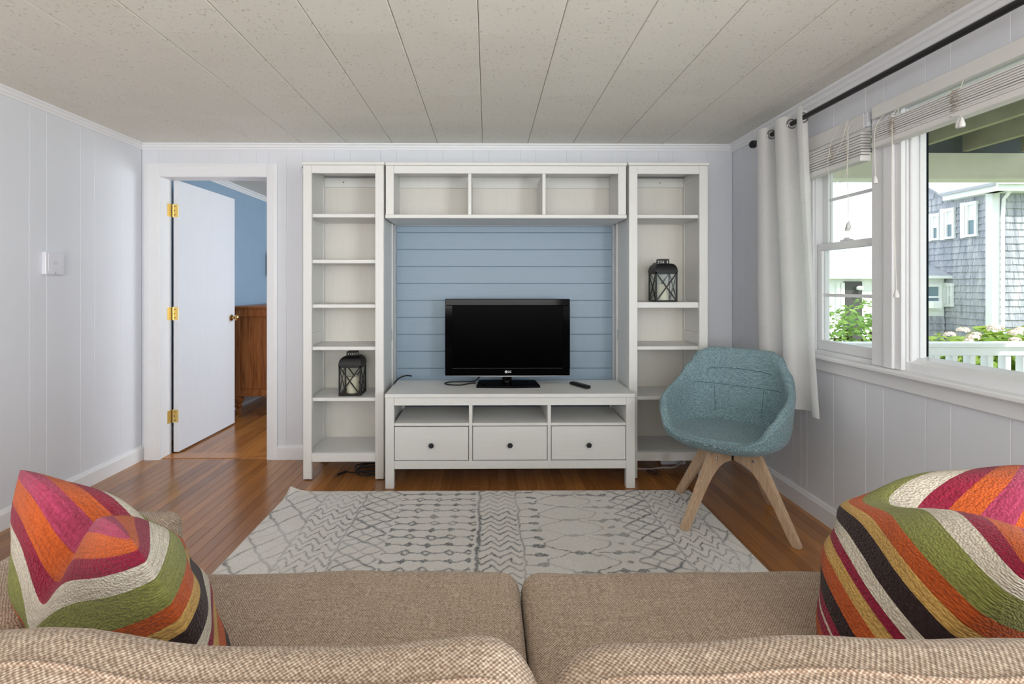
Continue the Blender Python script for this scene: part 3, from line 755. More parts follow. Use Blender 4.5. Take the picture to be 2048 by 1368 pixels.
# ---- remote, cables on the console
rm = thing('remote_control', 'black remote control lying on the right of the white console', 'remote', (0.585, 3.13, 0.560), rotz=math.radians(28))
obj('body', MB().box(-0.021, 0.021, -0.085, 0.085, 0.0005, 0.020, c=0.006), 'rubber', rm, local=True)
for r in range(6):
    for c_ in range(3):
        obj('button', MB().box(-0.014 + 0.010 * c_, -0.007 + 0.010 * c_, -0.055 + 0.021 * r, -0.045 + 0.021 * r, 0.0201, 0.022, c=0.001), 'button', rm, local=True)
cb = MB().tube(spline([(-0.078, 3.225, 0.566), (-0.12, 3.20, 0.566), (-0.18, 3.155, 0.566), (-0.255, 3.17, 0.567), (-0.275, 3.205, 0.568), (-0.24, 3.25, 0.568), (-0.15, 3.27, 0.566), (-0.10, 3.255, 0.570), (-0.072, 3.245, 0.580), (-0.045, 3.30, 0.600), (0.02, 3.305, 0.640)], 8), 0.004, 8)
tag(obj('black_cable', cb, 'rubber', smooth=60), 'looped black cable lying left of the television base', 'cable')
cb = MB().tube(spline([(-0.515, 3.365, 0.585), (-0.545, 3.350, 0.592), (-0.585, 3.325, 0.583), (-0.612, 3.300, 0.560), (-0.622, 3.290, 0.50), (-0.622, 3.300, 0.30), (-0.64, 3.32, 0.10), (-0.68, 3.30, 0.006)], 8), 0.0045, 8)
tag(obj('black_cable', cb, 'rubber', smooth=60), 'black cable bending over the left rear corner of the console', 'cable')
# coiled cable under the left bookcase
pts = []
for k in range(3 * 16):
    a = 2 * PI * k / 16; r = 0.085 + 0.012 * math.sin(k * 0.7); pts.append((-0.74 + r * 1.3 * math.cos(a), 3.20 + r * math.sin(a), 0.006 + 0.008 * (k / 16) + 0.003 * math.sin(k)))
pts += [(-0.80, 3.14, 0.02), (-0.86, 3.15, 0.012), (-0.905, 3.175, 0.010)]
co = thing('coiled_cable', 'coiled dark cable on the floor under the left bookcase', 'cable', (-0.74, 3.20, 0))
obj('cord', MB().tube(pts, 0.004, 7), 'rubber', co, smooth=60)
obj('plug', MB().tube([(-0.905, 3.175, 0.010), (-0.925, 3.150, 0.0095), (-0.945, 3.120, 0.009)], 0.008, 8), 'rubber', co, smooth=60)
obj('plug_tip', MB().tube([(-0.945, 3.120, 0.009), (-0.958, 3.100, 0.009)], 0.004, 8), 'steel', co, smooth=60)
# white cord, adapter and plastic wrap under the right bookcase
wc = MB().tube(spline([(0.90, 3.30, 0.030), (0.96, 3.235, 0.006), (1.05, 3.215, 0.006), (1.13, 3.235, 0.006), (1.22, 3.24, 0.006), (1.28, 3.275, 0.02), (1.33, 3.30, 0.05)], 8), 0.005, 8)
tag(obj('white_cord', wc, 'cable_white', smooth=60), 'white power cord on the floor under the right bookcase', 'cord')
ps = thing('power_strip', 'white power strip with a black plug beneath the right bookcase', 'power strip', (1.24, 3.33, 0))
obj('body', bx(1.16, 1.33, 3.30, 3.35, 0.0005, 0.034, c=0.005), 'plastic_white', ps)
obj('plug', bx(1.185, 1.225, 3.305, 3.345, 0.0345, 0.062, c=0.004), 'rubber', ps)
bm_ = MB(); gx, gy = 10, 7
vs = [(1.00 + 0.10 * i / gx + 0.01 * math.sin(j * 2.1), 3.10 + 0.085 * j / gy + 0.01 * math.sin(i * 1.7), 0.004 + 0.016 * abs(math.sin(i * 1.3 + j * 0.9)) * math.sin(PI * j / gy) + 0.006 * random.random()) for j in range(gy + 1) for i in range(gx + 1)]
bm_.add(vs, [(j * (gx + 1) + i, j * (gx + 1) + i + 1, (j + 1) * (gx + 1) + i + 1, (j + 1) * (gx + 1) + i) for j in range(gy) for i in range(gx)])
tag(obj('plastic_wrap', bm_, 'bag'), 'crumpled clear plastic wrap on the floor by the right bookcase', 'plastic wrap')

# ---- lanterns
def lantern(cx, cy, cz, label, clabel, hinge_side):
    t = thing('lantern', label, 'lantern', (cx, cy, cz), 'black metal candle lanterns on the shelves')
    h = 0.070; zb, zt = 0.010, 0.190; p = 0.0085
    L = lambda *a, c=0.0: bx(cx + a[0], cx + a[1], cy + a[2], cy + a[3], cz + a[4], cz + a[5], c=c)
    obj('base_plate', L(-h, h, -h, h, 0.0005, zb, c=0.001), 'black_metal', t)
    for sx in (-1, 1):
        for sy in (-1, 1):
            obj('corner_post', L(sx * h - p if sx > 0 else -h, sx * h if sx > 0 else -h + p, sy * h - p if sy > 0 else -h, sy * h if sy > 0 else -h + p, zb, zt), 'black_metal', t)
    obj('top_frame', MB().box(cx - h, cx + h, cy - h, cy - h + p, cz + zt - 0.012, cz + zt).box(cx - h, cx + h, cy + h - p, cy + h, cz + zt - 0.012, cz + zt).box(cx - h, cx - h + p, cy - h + p, cy + h - p, cz + zt - 0.012, cz + zt).box(cx + h - p, cx + h, cy - h + p, cy + h - p, cz + zt - 0.012, cz + zt), 'black_metal', t)
    for d in range(4):
        for s_ in (-1, 1):
            a = Vector((-h + p, -h + 0.0025, zb if s_ > 0 else zt - 0.012)); e = Vector((h - p, -h + 0.0025, zt - 0.012 if s_ > 0 else zb))
            rot = Matrix.Rotation(d * PI / 2, 3, 'Z')
            o_ = MB(); u_ = (e - a).normalized(); v_ = Vector((0, 1, 0)).cross(u_).normalized() * 0.0040; n_ = Vector((0, 0.002, 0)) if s_ > 0 else Vector((0, 0.0018, 0))
            o_.add([tuple(rot @ q_ + Vector((cx, cy, cz))) for q_ in (a - v_ - n_, e - v_ - n_, e + v_ - n_, a + v_ - n_, a - v_ + n_, e - v_ + n_, e + v_ + n_, a + v_ + n_)],
                   [(0, 3, 2, 1), (4, 5, 6, 7), (0, 1, 5, 4), (1, 2, 6, 5), (2, 3, 7, 6), (3, 0, 4, 7)])
            obj('cross_bar', o_, 'black_metal', t)
        rot = Matrix.Rotation(d * PI / 2, 3, 'Z'); o_ = MB()
        o_.box(-h + p, h - p, -h + 0.0060, -h + 0.0070, zb, zt - 0.012); o_.v = [tuple(rot @ Vector(q_) + Vector((cx, cy, cz))) for q_ in o_.v]
        obj('pane', o_, 'lantern_glass', t)
    # domed square roof
    rings = []
    for k in range(9):
        a = k / 8 * PI / 2 * 0.86; r = 0.027 + (h + 0.002 - 0.027) * math.cos(a) ** 0.75 if k < 8 else 0.028
        zz = zt + 0.058 * math.sin(a)
        rings.append([(cx + sx * r, cy + sy * r, cz + zz) for sx, sy in ((-1, -1), (1, -1), (1, 1), (-1, 1))])
    rf = MB().ring(rings); rf.recalc = True
    obj('roof', rf, 'black_metal', t, smooth=50)
    cap = MB(); r = 0.028
    for sx, sy in ((-1, -1), (1, -1), (1, 1), (-1, 1)):
        cap.box(cx + sx * r - 0.003, cx + sx * r + 0.003, cy + sy * r - 0.003, cy + sy * r + 0.003, cz + 0.247, cz + 0.272)
    for k in range(3):
        cap.box(cx - 0.014 + 0.014 * k - 0.0025, cx - 0.014 + 0.014 * k + 0.0025, cy - r - 0.002, cy - r + 0.002, cz + 0.247, cz + 0.268)
    cap.box(cx - r - 0.002, cx + r + 0.002, cy - r - 0.002, cy + r + 0.002, cz + 0.266, cz + 0.275)
    obj('vent_cap', cap, 'black_metal', t)
    hd = [(cx + 0.032 * hinge_side + 0.030 * hinge_side * math.sin(a), cy + 0.028 * math.cos(a), cz + 0.254 - 0.010 * math.sin(a)) for a in [PI * k / 12 for k in range(13)]]
    obj('ring_handle', MB().tube(hd, 0.002, 8), 'black_metal', t, smooth=60)
    cd = thing('pillar_candle', clabel, 'candle', (cx, cy, cz + zb), 'candles inside the lanterns')
    obj('wax', MB().lathe([(0.0, cz + zb + 0.0005), (0.037, cz + zb + 0.0005), (0.038, cz + zb + 0.10), (0.035, cz + zb + 0.104), (0.030, cz + zb + 0.100), (0.0, cz + zb + 0.098)], cx, cy, 24), 'wax', cd, smooth=50)
    obj('wick', MB().tube([(cx, cy, cz + zb + 0.097), (cx + 0.002, cy, cz + zb + 0.110)], 0.0012, 6), 'rubber', cd)
lantern(-0.868, 3.195, 0.503, 'black metal lantern with crossed bars on a low shelf of the left bookcase', 'white pillar candle inside the lantern on the left bookcase', 1)
lantern(1.138, 3.205, 1.096, 'black metal lantern with crossed bars on the right bookcase, above the chair', 'white pillar candle inside the lantern on the right bookcase', -1)

# ---- wall switch and round detector
sw = thing('wall_thermostat', 'square white wall control with arrow buttons on the left wall', 'thermostat', (XL, 2.725, 1.258))
obj('body', bx(XL, XL + 0.024, 2.665, 2.785, 1.258, 1.381, c=0.004), 'plastic_white', sw)
obj('rim', bx(XL + 0.0241, XL + 0.0262, 2.682, 2.768, 1.276, 1.375, c=0.001), 'plastic_white', sw)
for k, zz in enumerate((1.350, 1.292)):
    sg = 1 if k == 0 else -1
    obj('arrow', MB().prism([(2.717, zz), (2.725, zz + 0.008 * sg), (2.733, zz), (2.725, zz + 0.003 * sg)], 'x', XL + 0.0263, XL + 0.027), 'arrow_grey', sw)
obj('digits', MB().box(XL + 0.0263, XL + 0.0268, 2.713, 2.721, 1.312, 1.332).box(XL + 0.0263, XL + 0.0268, 2.727, 2.735, 1.312, 1.332), 'arrow_grey', sw)
obj('mark', bx(XL + 0.0243, XL + 0.025, 2.722, 2.728, 1.264, 1.270), 'silver', sw)
sd = thing('smoke_detector', 'round white detector on the wall half hidden by the left bookcase', 'detector', (-1.262, 3.42, 1.94))
obj('housing', MB().lathe([(0.0, -0.034), (0.036, -0.030), (0.050, -0.018), (0.054, 0.0)], -1.236, YB, 28, 'y', 1.990), 'plastic_white', sd, smooth=40)
obj('port', bx(-1.272, -1.266, YB - 0.030, YB - 0.020, 2.002, 2.014), 'button', sd)

# ---- bedroom dresser and screen
dz_ = thing('dresser', 'brown pine dresser with plank sides and turned feet in the bedroom', 'dresser', (-2.15, 5.2, 0))
DX_0, DX_1, DY0, DY1 = -2.375, -1.87, 4.62, 5.9
obj('top', bx(DX_0 - 0.012, DX_1 + 0.02, DY0 - 0.02, DY1 + 0.02, 0.985, 1.008, c=0.004), 'pine', dz_)
obj('carcass', bx(DX_0 + 0.01, DX_1 - 0.01, DY0 + 0.035, DY1 - 0.01, 0.19, 0.9845), 'pine', dz_)
for xa in (DX_0, DX_1 - 0.075):
    for ya in (DY0, DY1 - 0.03):
        obj('corner_post', bx(xa, xa + 0.075, ya, ya + 0.03, 0.17, 0.9845, c=0.003), 'pine', dz_)
        obj('turned_foot', MB().lathe([(0.024, 0.001), (0.026, 0.03), (0.021, 0.05), (0.034, 0.075), (0.026, 0.095), (0.048, 0.125), (0.050, 0.145), (0.036, 0.160), (0.040, 0.1695)], xa + 0.042, ya + 0.04 if ya < 5 else ya - 0.02, 18), 'pine', dz_, smooth=40)
obj('side_rail', bx(DX_0 + 0.0755, DX_1 - 0.0755, DY0 + 0.002, DY0 + 0.03, 0.91, 0.9845, c=0.003), 'pine', dz_)
obj('side_rail', bx(DX_0 + 0.0755, DX_1 - 0.0755, DY0 + 0.002, DY0 + 0.03, 0.17, 0.235, c=0.003), 'pine', dz_)
for k in range(3):
    xa = DX_0 + 0.0758 + k * 0.1178
    obj('side_plank', bx(xa, xa + 0.1168, DY0 + 0.012, DY0 + 0.032, 0.2355, 0.9095, c=0.003), 'pine', dz_)
for k in range(3):
    za = 0.24 + k * 0.245
    dr = obj('drawer', bx(DX_1 - 0.0095, DX_1 + 0.008, DY0 + 0.04, DY1 - 0.04, za, za + 0.235, c=0.003), 'pine', dz_)
    obj('knob', MB().lathe([(0.0, 0.03), (0.014, 0.028), (0.016, 0.02), (0.008, 0.012), (0.008, 0.0)], DX_1 + 0.008, 5.0, 12, 'x', za + 0.12), 'knob', dr)
st = thing('wall_screen', 'dark screen mounted on the blue bedroom wall, only its edge showing', 'television', (-2.42, 5.8, 1.25))
obj('panel', bx(-2.40, -2.365, 5.50, 6.3, 1.31, 1.58, c=0.004), 'tv_black', st)
obj('wall_mount', bx(-2.4595, -2.4005, 5.7, 5.9, 1.38, 1.52), 'rubber', st)

# ================================================================== RUG
def rug():
    import numpy as np
    x0, x1, y0, y1 = -1.133, 1.168, 1.27, 2.868
    t = thing('area_rug', 'cream area rug with grey diamond and zigzag pattern on the oak floor', 'rug', ((x0 + x1) / 2, (y0 + y1) / 2, 0))
    st = 0.0058; nx_ = int((x1 - x0) / st); ny_ = int((y1 - y0) / st)
    X, Y = np.meshgrid(np.linspace(x0, x1, nx_ + 1), np.linspace(y0, y1, ny_ + 1))
    rng = np.random.default_rng(3)
    def lat(seed, cell):
        g = np.random.default_rng(seed).random((int((y1 - y0) / cell) + 4, int((x1 - x0) / cell) + 4))
        a = (X - x0) / cell; b_ = (Y - y0) / cell; i = a.astype(int); j = b_.astype(int); fa = a - i; fb = b_ - j
        fa = fa * fa * (3 - 2 * fa); fb = fb * fb * (3 - 2 * fb)
        return (g[j, i] * (1 - fa) + g[j, i + 1] * fa) * (1 - fb) + (g[j + 1, i] * (1 - fa) + g[j + 1, i + 1] * fa) * fb
    wx = (lat(1, 0.05) - 0.5) * 0.018 + (lat(2, 0.02) - 0.5) * 0.010; wy = (lat(4, 0.05) - 0.5) * 0.018 + (lat(5, 0.02) - 0.5) * 0.010
    U = X + wx; V = Y + wy
    ink = np.zeros_like(X)
    tri = lambda q_: np.abs(((q_) % 1.0) - 0.5) * 2      # 1..0..1
    line = lambda d, w_: np.clip(1.3 - np.abs(d) / (w_ * 0.85), 0, 1)
    sl = lambda a, b_: (U > a) & (U < b_)
    def put(mask, val):
        nonlocal ink
        ink = np.maximum(ink, np.where(mask, val, 0))
    # bead rows, left of the middle band
    dv = 0.0685; ph = (V - 2.065) / dv; row = np.round(ph); dist = (ph - row) * dv
    m = sl(-0.47, -0.065)
    put(m, line(dist, 0.0055) * 0.9)
    bxp = (U + 0.075) / 0.098; bi = np.round(bxp); db = (bxp - bi) * 0.098
    dm = np.abs(db) / 0.026 + np.abs(dist) / 0.020
    odd = (row.astype(int) % 2) == 0
    put(m & ~odd & (dm < 1.0), 0.95)
    put(m & odd, line((dm - 0.9) * 0.02, 0.008)); ink = np.where(m & odd & (dm < 0.55), ink * 0.15, ink)
    # middle zigzag band with its border line
    put(sl(-0.062, -0.030), line(U + 0.046, 0.009))
    z_ = (V + 0.045 * tri((U + 0.03) / 0.085)) / 0.050; put(sl(-0.04, 0.150), line((z_ - np.round(z_)) * 0.050, 0.0075))
    put(sl(0.150, 0.172), line(U - 0.160, 0.006) * 0.7)
    # right of the band: short dashes with dots, hexagons, dashes
    ph = (V - 2.03) / 0.074; row = np.round(ph); dist = (ph - row) * 0.074
    put(sl(0.165, 0.250), line(dist, 0.0055) * 0.75); dm = np.hypot((U - 0.240) / 0.028, dist / 0.013); put(dm < 1, 0.9)
    hp = 0.150; hv = ((V - 2.05) / hp) % 1.0
    side = 0.045 + 0.105 * np.clip(1.25 - np.abs(hv - 0.5) * 2.6, 0, 1)
    put(sl(0.22, 0.60), line(np.abs(U - 0.415) - side, 0.0065) * 0.85)
    cap_ = np.minimum(hv, 1 - hv) * hp; put(np.abs(U - 0.415) < 0.055, line(cap_, 0.006) * 0.8); 
    dm = np.hypot((U - 0.415) / 0.030, cap_ / 0.014); put(dm < 1, 0.6)
    ph = (V - 2.05) / 0.075; row = np.round(ph); dist = (ph - row) * 0.075
    evn = (row.astype(int) % 2) == 0
    put(sl(0.50, 0.66) & evn, line(dist, 0.0065) * 0.85)
    for cx_ in (0.58, 0.65):
        dm = np.abs(U - cx_) / 0.030 + np.abs(dist) / 0.018; put((dm < 1) & evn, 0.9)
    dm = np.hypot((U - 0.615) / 0.016, dist / 0.011); put((dm < 1) & ~evn, 0.8)
    # right: open diamonds, zigzag, large lattice ; left mirrors it
    def side_field(u, flip):
        a1 = (u > 0.0) & (u < 0.20)
        d1 = np.abs(((V + 0.10 * flip) / 0.150) % 1.0 - 0.5) * 2; d2 = np.abs((u - 0.10) / 0.10)
        put(a1, line((d1 + d2 - 1.0) * 0.06, 0.0075) * 0.85)
        put(a1, line((np.abs(d1 - d2)) * 0.06, 0.006) * 0.55)
        a2 = (u > 0.205) & (u < 0.43)
        zz = (V + 0.060 * tri(u / 0.075)) / 0.060; put(a2, line((zz - np.round(zz)) * 0.060, 0.0075) * 0.9)
        put((u > 0.19) & (u < 0.222), line(u - 0.206, 0.006) * 0.6); put((u > 0.42) & (u < 0.45), line(u - 0.434, 0.006) * 0.55)
        a3 = (u > 0.43)
        p1 = (u / 0.165 + V / 0.215) ; p2 = (u / 0.165 - V / 0.215)
        put(a3, line((p1 - np.round(p1)) * 0.12, 0.0065) * 0.75); put(a3, line((p2 - np.round(p2)) * 0.12, 0.0065) * 0.75)
        p3 = p1 + 0.5 ; put(a3 & ((np.floor(p2) % 2) == 0), line((p3 - np.round(p3)) * 0.12, 0.005) * 0.35)
    side_field(-0.475 - U, 1); side_field(U - 0.66, -1)
    ink *= 0.45 + 0.95 * lat(8, 0.16); ink = np.clip(ink, 0, 1)
    Z = 0.011 + 0.0012 * (lat(9, 0.012) - 0.5)
    cl = np.clip(1 - np.hypot(X - x0, Y - y1) / 0.09, 0, 1); Z = Z + 0.028 * cl * cl
    vs = np.stack([X, Y, Z], -1).reshape(-1, 3)
    idx = np.arange((nx_ + 1) * (ny_ + 1)).reshape(ny_ + 1, nx_ + 1)
    fs = np.stack([idx[:-1, :-1], idx[:-1, 1:], idx[1:, 1:], idx[1:, :-1]], -1).reshape(-1, 4)
    me = bpy.data.meshes.new('pile'); me.from_pydata(vs.tolist(), [], fs.tolist())
    at = me.attributes.new('ink', 'FLOAT', 'POINT'); at.data.foreach_set('value', ink.reshape(-1).astype('f'))
    me.polygons.foreach_set('use_smooth', [True] * len(me.polygons))
    obj('pile', me, 'rug', t)
    # binding round the edge
    bd = MB().box(x0 - 0.006, x0, y0, y1 - 0.10, 0.001, 0.012, c=0.003).box(x1, x1 + 0.006, y0, y1, 0.001, 0.012, c=0.003).box(x0 + 0.10, x1, y1, y1 + 0.003, 0.001, 0.010, c=0.001).box(x0, x1, y0 - 0.003, y0, 0.001, 0.010, c=0.001)
    bd.tube([(x0 - 0.003, y1 - 0.10, 0.0066), (x0 - 0.003, y1 - 0.05, 0.014), (x0 - 0.003, y1, 0.036)], 0.005, 6)
    bd.tube([(x0 - 0.003, y1, 0.036), (x0 + 0.05, y1 + 0.001, 0.014), (x0 + 0.10, y1 + 0.001, 0.0066)], 0.005, 6)
    obj('binding', bd, 'rug_edge', t)
    obj('backing', bx(x0 + 0.1, x1, y0, y1 - 0.1, 0.0005, 0.008), 'rug_edge', t)
rug()

# ================================================================== CHAIR
ch = thing('swivel_armchair', 'teal tweed shell armchair on four splayed pale oak legs by the window', 'chair', (1.258, 2.538, 0))
SC = Vector((1.217, 2.538, 0)); SR = Matrix.Rotation(-math.radians(42), 3, 'Z')
def interp(knots, x):
    for (a, va), (b_, vb) in zip(knots[:-1], knots[1:]):
        if a <= x <= b_:
            t = (x - a) / (b_ - a); t = t * t * (3 - 2 * t); return va + (vb - va) * t
    return knots[-1][1]
HK = [(0, 0.845), (28, 0.845), (40, 0.822), (52, 0.752), (64, 0.688), (80, 0.650), (104, 0.622), (120, 0.565), (135, 0.486), (150, 0.456), (180, 0.450)]
def plan(phi):
    s_, c_ = math.sin(phi), math.cos(phi); bb = 0.335 if c_ > 0 else 0.285; n = 2.7 if c_ > 0 else 2.4
    return (abs(s_ / 0.306) ** n + abs(c_ / bb) ** n) ** (-1 / n)
def shell_profile(phi):
    d = abs(math.degrees(phi)); d = min(d, 360 - d); h = interp(HK, d); k = max(0.0, min(1.0, (h - 0.452) / 0.15))
    up = lambda f: 0.455 + (h - 0.455) * f
    pts = [(0.0, 0.378), (0.30, 0.378), (0.55, 0.383), (0.74, 0.397), (0.87, 0.422), (0.935, 0.450 - 0.012 * (1 - k))]
    if k > 0:
        pts += [(0.945 + 0.03 * k, up(0.35)), (0.965 + 0.03 * k, up(0.70)), (0.985 + 0.02 * k, h - 0.028 * k)]
    else: pts += [(0.955, 0.447), (0.958, 0.449), (0.958, 0.451)]
    e = 0.985 if k > 0 else 0.95
    pts += [(e - 0.012, h - 0.008 * k), (e - 0.05, h + 0.001), (e - 0.10, h - 0.012 * k), (e - 0.135 * (0.5 + 0.5 * k), h - 0.05 * k)]
    pts += [(0.865 - 0.03 * k, up(0.55)), (0.825 - 0.04 * k, up(0.22)), (0.775 - 0.03 * k, 0.462), (0.62, 0.452), (0.40, 0.450), (0.0, 0.452)]
    return pts
NA = 96
rings = []
for i in range(NA):
    phi = 2 * PI * i / NA; R_ = plan(phi); pr_ = spline([(r, z, 0) for r, z in shell_profile(phi)], 3)
    rings.append([tuple(SC + SR @ Vector((math.sin(phi) * R_ * max(p.x, 0.002), math.cos(phi) * R_ * max(p.x, 0.002), p.y))) for p in pr_])
sm = MB(); n_ = len(rings[0]); sm.v = [p for r in rings for p in r]
sm.f = [(i * n_ + k, i * n_ + k + 1, ((i + 1) % NA) * n_ + k + 1, ((i + 1) % NA) * n_ + k) for i in range(NA) for k in range(n_ - 1)]
sm.recalc = True
obj('shell', sm, 'chair', ch, smooth=60)
def inner(phi, z, lift=0.003):
    pts = spline([(r, zz, 0) for r, zz in shell_profile(phi)], 6); pts = pts[len(pts) // 2 + 8:]
    r = pts[0].x
    for p, q_ in zip(pts[:-1], pts[1:]):
        if q_.y <= z <= p.y: r = p.x + (q_.x - p.x) * (z - p.y) / min(q_.y - p.y, -1e-6); break
    r = plan(phi) * r - lift
    return tuple(SC + SR @ Vector((math.sin(phi) * r, math.cos(phi) * r, z)))
for z0 in (0.640, 0.735):
    w_ = 50 if z0 < 0.7 else 34
    obj('stitched_seam', MB().tube([inner(math.radians(a), z0 - 0.010 * (abs(a) / w_) ** 2 * (-1 if z0 < 0.7 else 1), 0.0005) for a in range(-w_, w_ + 1, 4)], 0.0014, 6), 'seam', ch, smooth=60)
for a in (-26, 26):
    obj('stitched_seam', MB().tube([inner(math.radians(a), 0.49 + 0.03 * k, 0.0002) for k in range(6)], 0.0012, 6), 'seam', ch, smooth=60)
prof = [(0.020, 0.378), (0.150, 0.378), (0.165, 0.352), (0.345, 0.030), (0.348, 0.013), (0.315, 0.013), (0.295, 0.040), (0.215, 0.165), (0.160, 0.240), (0.110, 0.285), (0.065, 0.303), (0.020, 0.306)]
for k, (a, zoff) in enumerate(((205, 0.0), (298, -0.012), (118, 0.0), (28, -0.012))):
    ca, sa = math.cos(math.radians(a)), math.sin(math.radians(a)); hw = 0.017
    pf = [(r, z + (zoff if z < 0.05 else 0)) for r, z in prof]
    lg = MB(); n = len(pf)
    lg.v = [(1.258 + r * ca - sgn * hw * sa, 2.538 + r * sa + sgn * hw * ca, z) for sgn in (-1, 1) for r, z in pf]
    lg.f = [tuple(range(n)), tuple(range(2 * n - 1, n - 1, -1))] + [(i, (i + 1) % n, n + (i + 1) % n, n + i) for i in range(n)]
    lg.recalc = True
    me = lg.mesh('leg')
    import bmesh
    bm = bmesh.new(); bm.from_mesh(me); bmesh.ops.bevel(bm, geom=[e for e in bm.edges if len(e.link_faces) == 2 and e.calc_face_angle(0) > 1.2], offset=0.004, segments=2, affect='EDGES'); bm.to_mesh(me); bm.free()
    lo = obj('leg', me, 'leg', ch)
    for r, z in ((0.055, 0.345), (0.130, 0.335)):
        for sgn in (-1, 1):
            bo = MB(); bo.lathe([(0.0, 0.0), (0.007, 0.0), (0.007, 0.002), (0.004, 0.0045), (0.0, 0.005)], 0, 0, 10, 'y')
            rot = Matrix.Rotation(math.radians(a) + (0 if sgn > 0 else PI), 3, 'Z')
            bo.v = [tuple(rot @ Vector(p) + Vector((1.258 + r * ca - sgn * hw * sa, 2.538 + r * sa + sgn * hw * ca, z))) for p in bo.v]
            obj('bolt', bo, 'steel', lo, smooth=40)
obj('swivel_post', MB().lathe([(0.018, 0.305), (0.018, 0.360), (0.055, 0.364), (0.055, 0.377)], 1.258, 2.538, 16), 'rubber', ch, smooth=40)

# ================================================================== SOFA
def cushion(x0, x1, y0, y1, z0, z1, r, bulge=(0, 0, 0), n=22, wob=0.0, seed=0, ear=None, pw=1.0):
    rng = random.Random(seed); ph = [rng.uniform(0, 6.28) for _ in range(8)]
    c = Vector(((x0 + x1) / 2, (y0 + y1) / 2, (z0 + z1) / 2)); h = Vector(((x1 - x0) / 2, (y1 - y0) / 2, (z1 - z0) / 2))
    vid = {}; mb = MB()
    def P(u):
        # u on the surface of the unit cube; cluster samples towards edges
        g = Vector([math.copysign(1 - (1 - abs(a)) ** 1.6, a) if abs(a) < 1 else a for a in u])
        p = Vector((g.x * h.x, g.y * h.y, g.z * h.z)); core = Vector([max(-(h[i] - r), min(h[i] - r, p[i])) for i in range(3)])
        d = p - core
        if d.length > 1e-9: p = core + d.normalized() * r
        fu = [1 - min(1, abs(p[i] / h[i])) ** 2 for i in range(3)]
        p.x += math.copysign(bulge[0] * fu[1] * fu[2], p.x); p.y += math.copysign(bulge[1] * fu[0] * fu[2], p.y); p.z += math.copysign(bulge[2] * fu[0] * fu[1], p.z)
        if wob:
            w_ = wob * (math.sin(p.x * 9 + ph[0]) * 0.5 + math.sin(p.x * 17 + p.y * 8 + ph[1]) * 0.35 + math.sin(p.y * 23 + p.x * 5 + ph[2]) * 0.25 + math.sin(p.x * 31 + ph[3]) * 0.2)
            p.z += w_ * max(0, p.z / h.z); p.y += w_ * 0.6
        if ear:
            for ex, am, wd in ear:
                p.z += am * math.exp(-((p.x + c.x - ex) / wd) ** 2) * max(0, p.z / h.z)
        return p + c
    def vert(u):
        k = tuple(round(a, 6) for a in u)
        if k not in vid: vid[k] = len(mb.v); mb.v.append(tuple(P(Vector(u))))
        return vid[k]
    for ax in range(3):
        o1, o2 = (ax + 1) % 3, (ax + 2) % 3
        for sd in (-1, 1):
            for i in range(n):
                for j in range(n):
                    q = []
                    for a, b_ in ((i, j), (i + 1, j), (i + 1, j + 1), (i, j + 1)):
                        u = [0, 0, 0]; u[ax] = sd; u[o1] = -1 + 2 * a / n; u[o2] = -1 + 2 * b_ / n; q.append(vert(u))
                    mb.f.append(tuple(q))
    mb.recalc = True
    return mb
so = thing('sofa', 'beige tweed two-cushion sofa seen from behind, facing the television', 'sofa', (0.08, 0.75, 0))
obj('base_frame', cushion(-0.99, 1.15, 0.33, 1.20, 0.07, 0.325, 0.03, n=8), 'sofa', so, smooth=60)
obj('arm', cushion(-0.995, -0.745, 0.32, 1.240, 0.08, 0.648, 0.035, (0.004, 0.0, 0.004), 14), 'sofa', so, smooth=60)
obj('arm', cushion(0.928, 1.155, 0.32, 1.240, 0.08, 0.648, 0.035, (0.004, 0.0, 0.004), 14), 'sofa', so, smooth=60)
obj('back_frame', cushion(-0.99, 1.15, 0.20, 0.335, 0.07, 0.74, 0.03, n=8), 'sofa', so, smooth=60)
sc1 = obj('seat_cushion', cushion(-0.743, 0.0785, 0.44, 1.248, 0.327, 0.494, 0.045, (0.0, 0.012, 0.016), 24, 0.003, 1), 'sofa', so, smooth=70)
sc2 = obj('seat_cushion', cushion(0.0805, 0.926, 0.44, 1.243, 0.327, 0.492, 0.045, (0.0, 0.012, 0.016), 24, 0.003, 2), 'sofa', so, smooth=70)
def back_cushion(x0, x1, seed, ear):
    m = cushion(x0, x1, 0.338, 0.535, 0.475, 0.838, 0.062, (0.0, 0.02, 0.014), 34, 0.008, seed, ear)
    o = obj('back_cushion', m, 'sofa', so, smooth=70)
    # piping along the top rear edge follows the surface
    vs = [Vector(v) for v in m.v]
    pts = []
    for k in range(61):
        x = x0 + 0.045 + (x1 - x0 - 0.09) * k / 60; yy = 0.437 + 0.006 * math.sin(x * 11 + seed) + 0.004 * math.sin(x * 27)
        near = sorted(vs, key=lambda v: (v.x - x) ** 2 + (v.y - yy) ** 2 + (0 if v.z > 0.7 else 9))[:4]
        pts.append((x, yy, sum(v.z for v in near) / 4 + 0.001))
    for _ in range(3): pts = [pts[0]] + [tuple((Vector(pts[i - 1]) + 2 * Vector(pts[i]) + Vector(pts[i + 1])) / 4) for i in range(1, 60)] + [pts[-1]]
    obj('piping', MB().tube(pts, 0.0028, 8), 'piping', o, smooth=60)
back_cushion(-0.79, 0.0545, 11, [(0.02, 0.012, 0.10), (-0.40, 0.006, 0.12), (-0.20, -0.008, 0.10)])
back_cushion(0.0565, 0.945, 12, [(0.13, 0.006, 0.10), (0.33, -0.006, 0.1)])
for x_ in (-0.93, 1.09):
    for y_ in (0.30, 1.15):
        obj('foot', MB().lathe([(0.020, 0.0005), (0.026, 0.069)], x_, y_, 12), 'rubber', so)

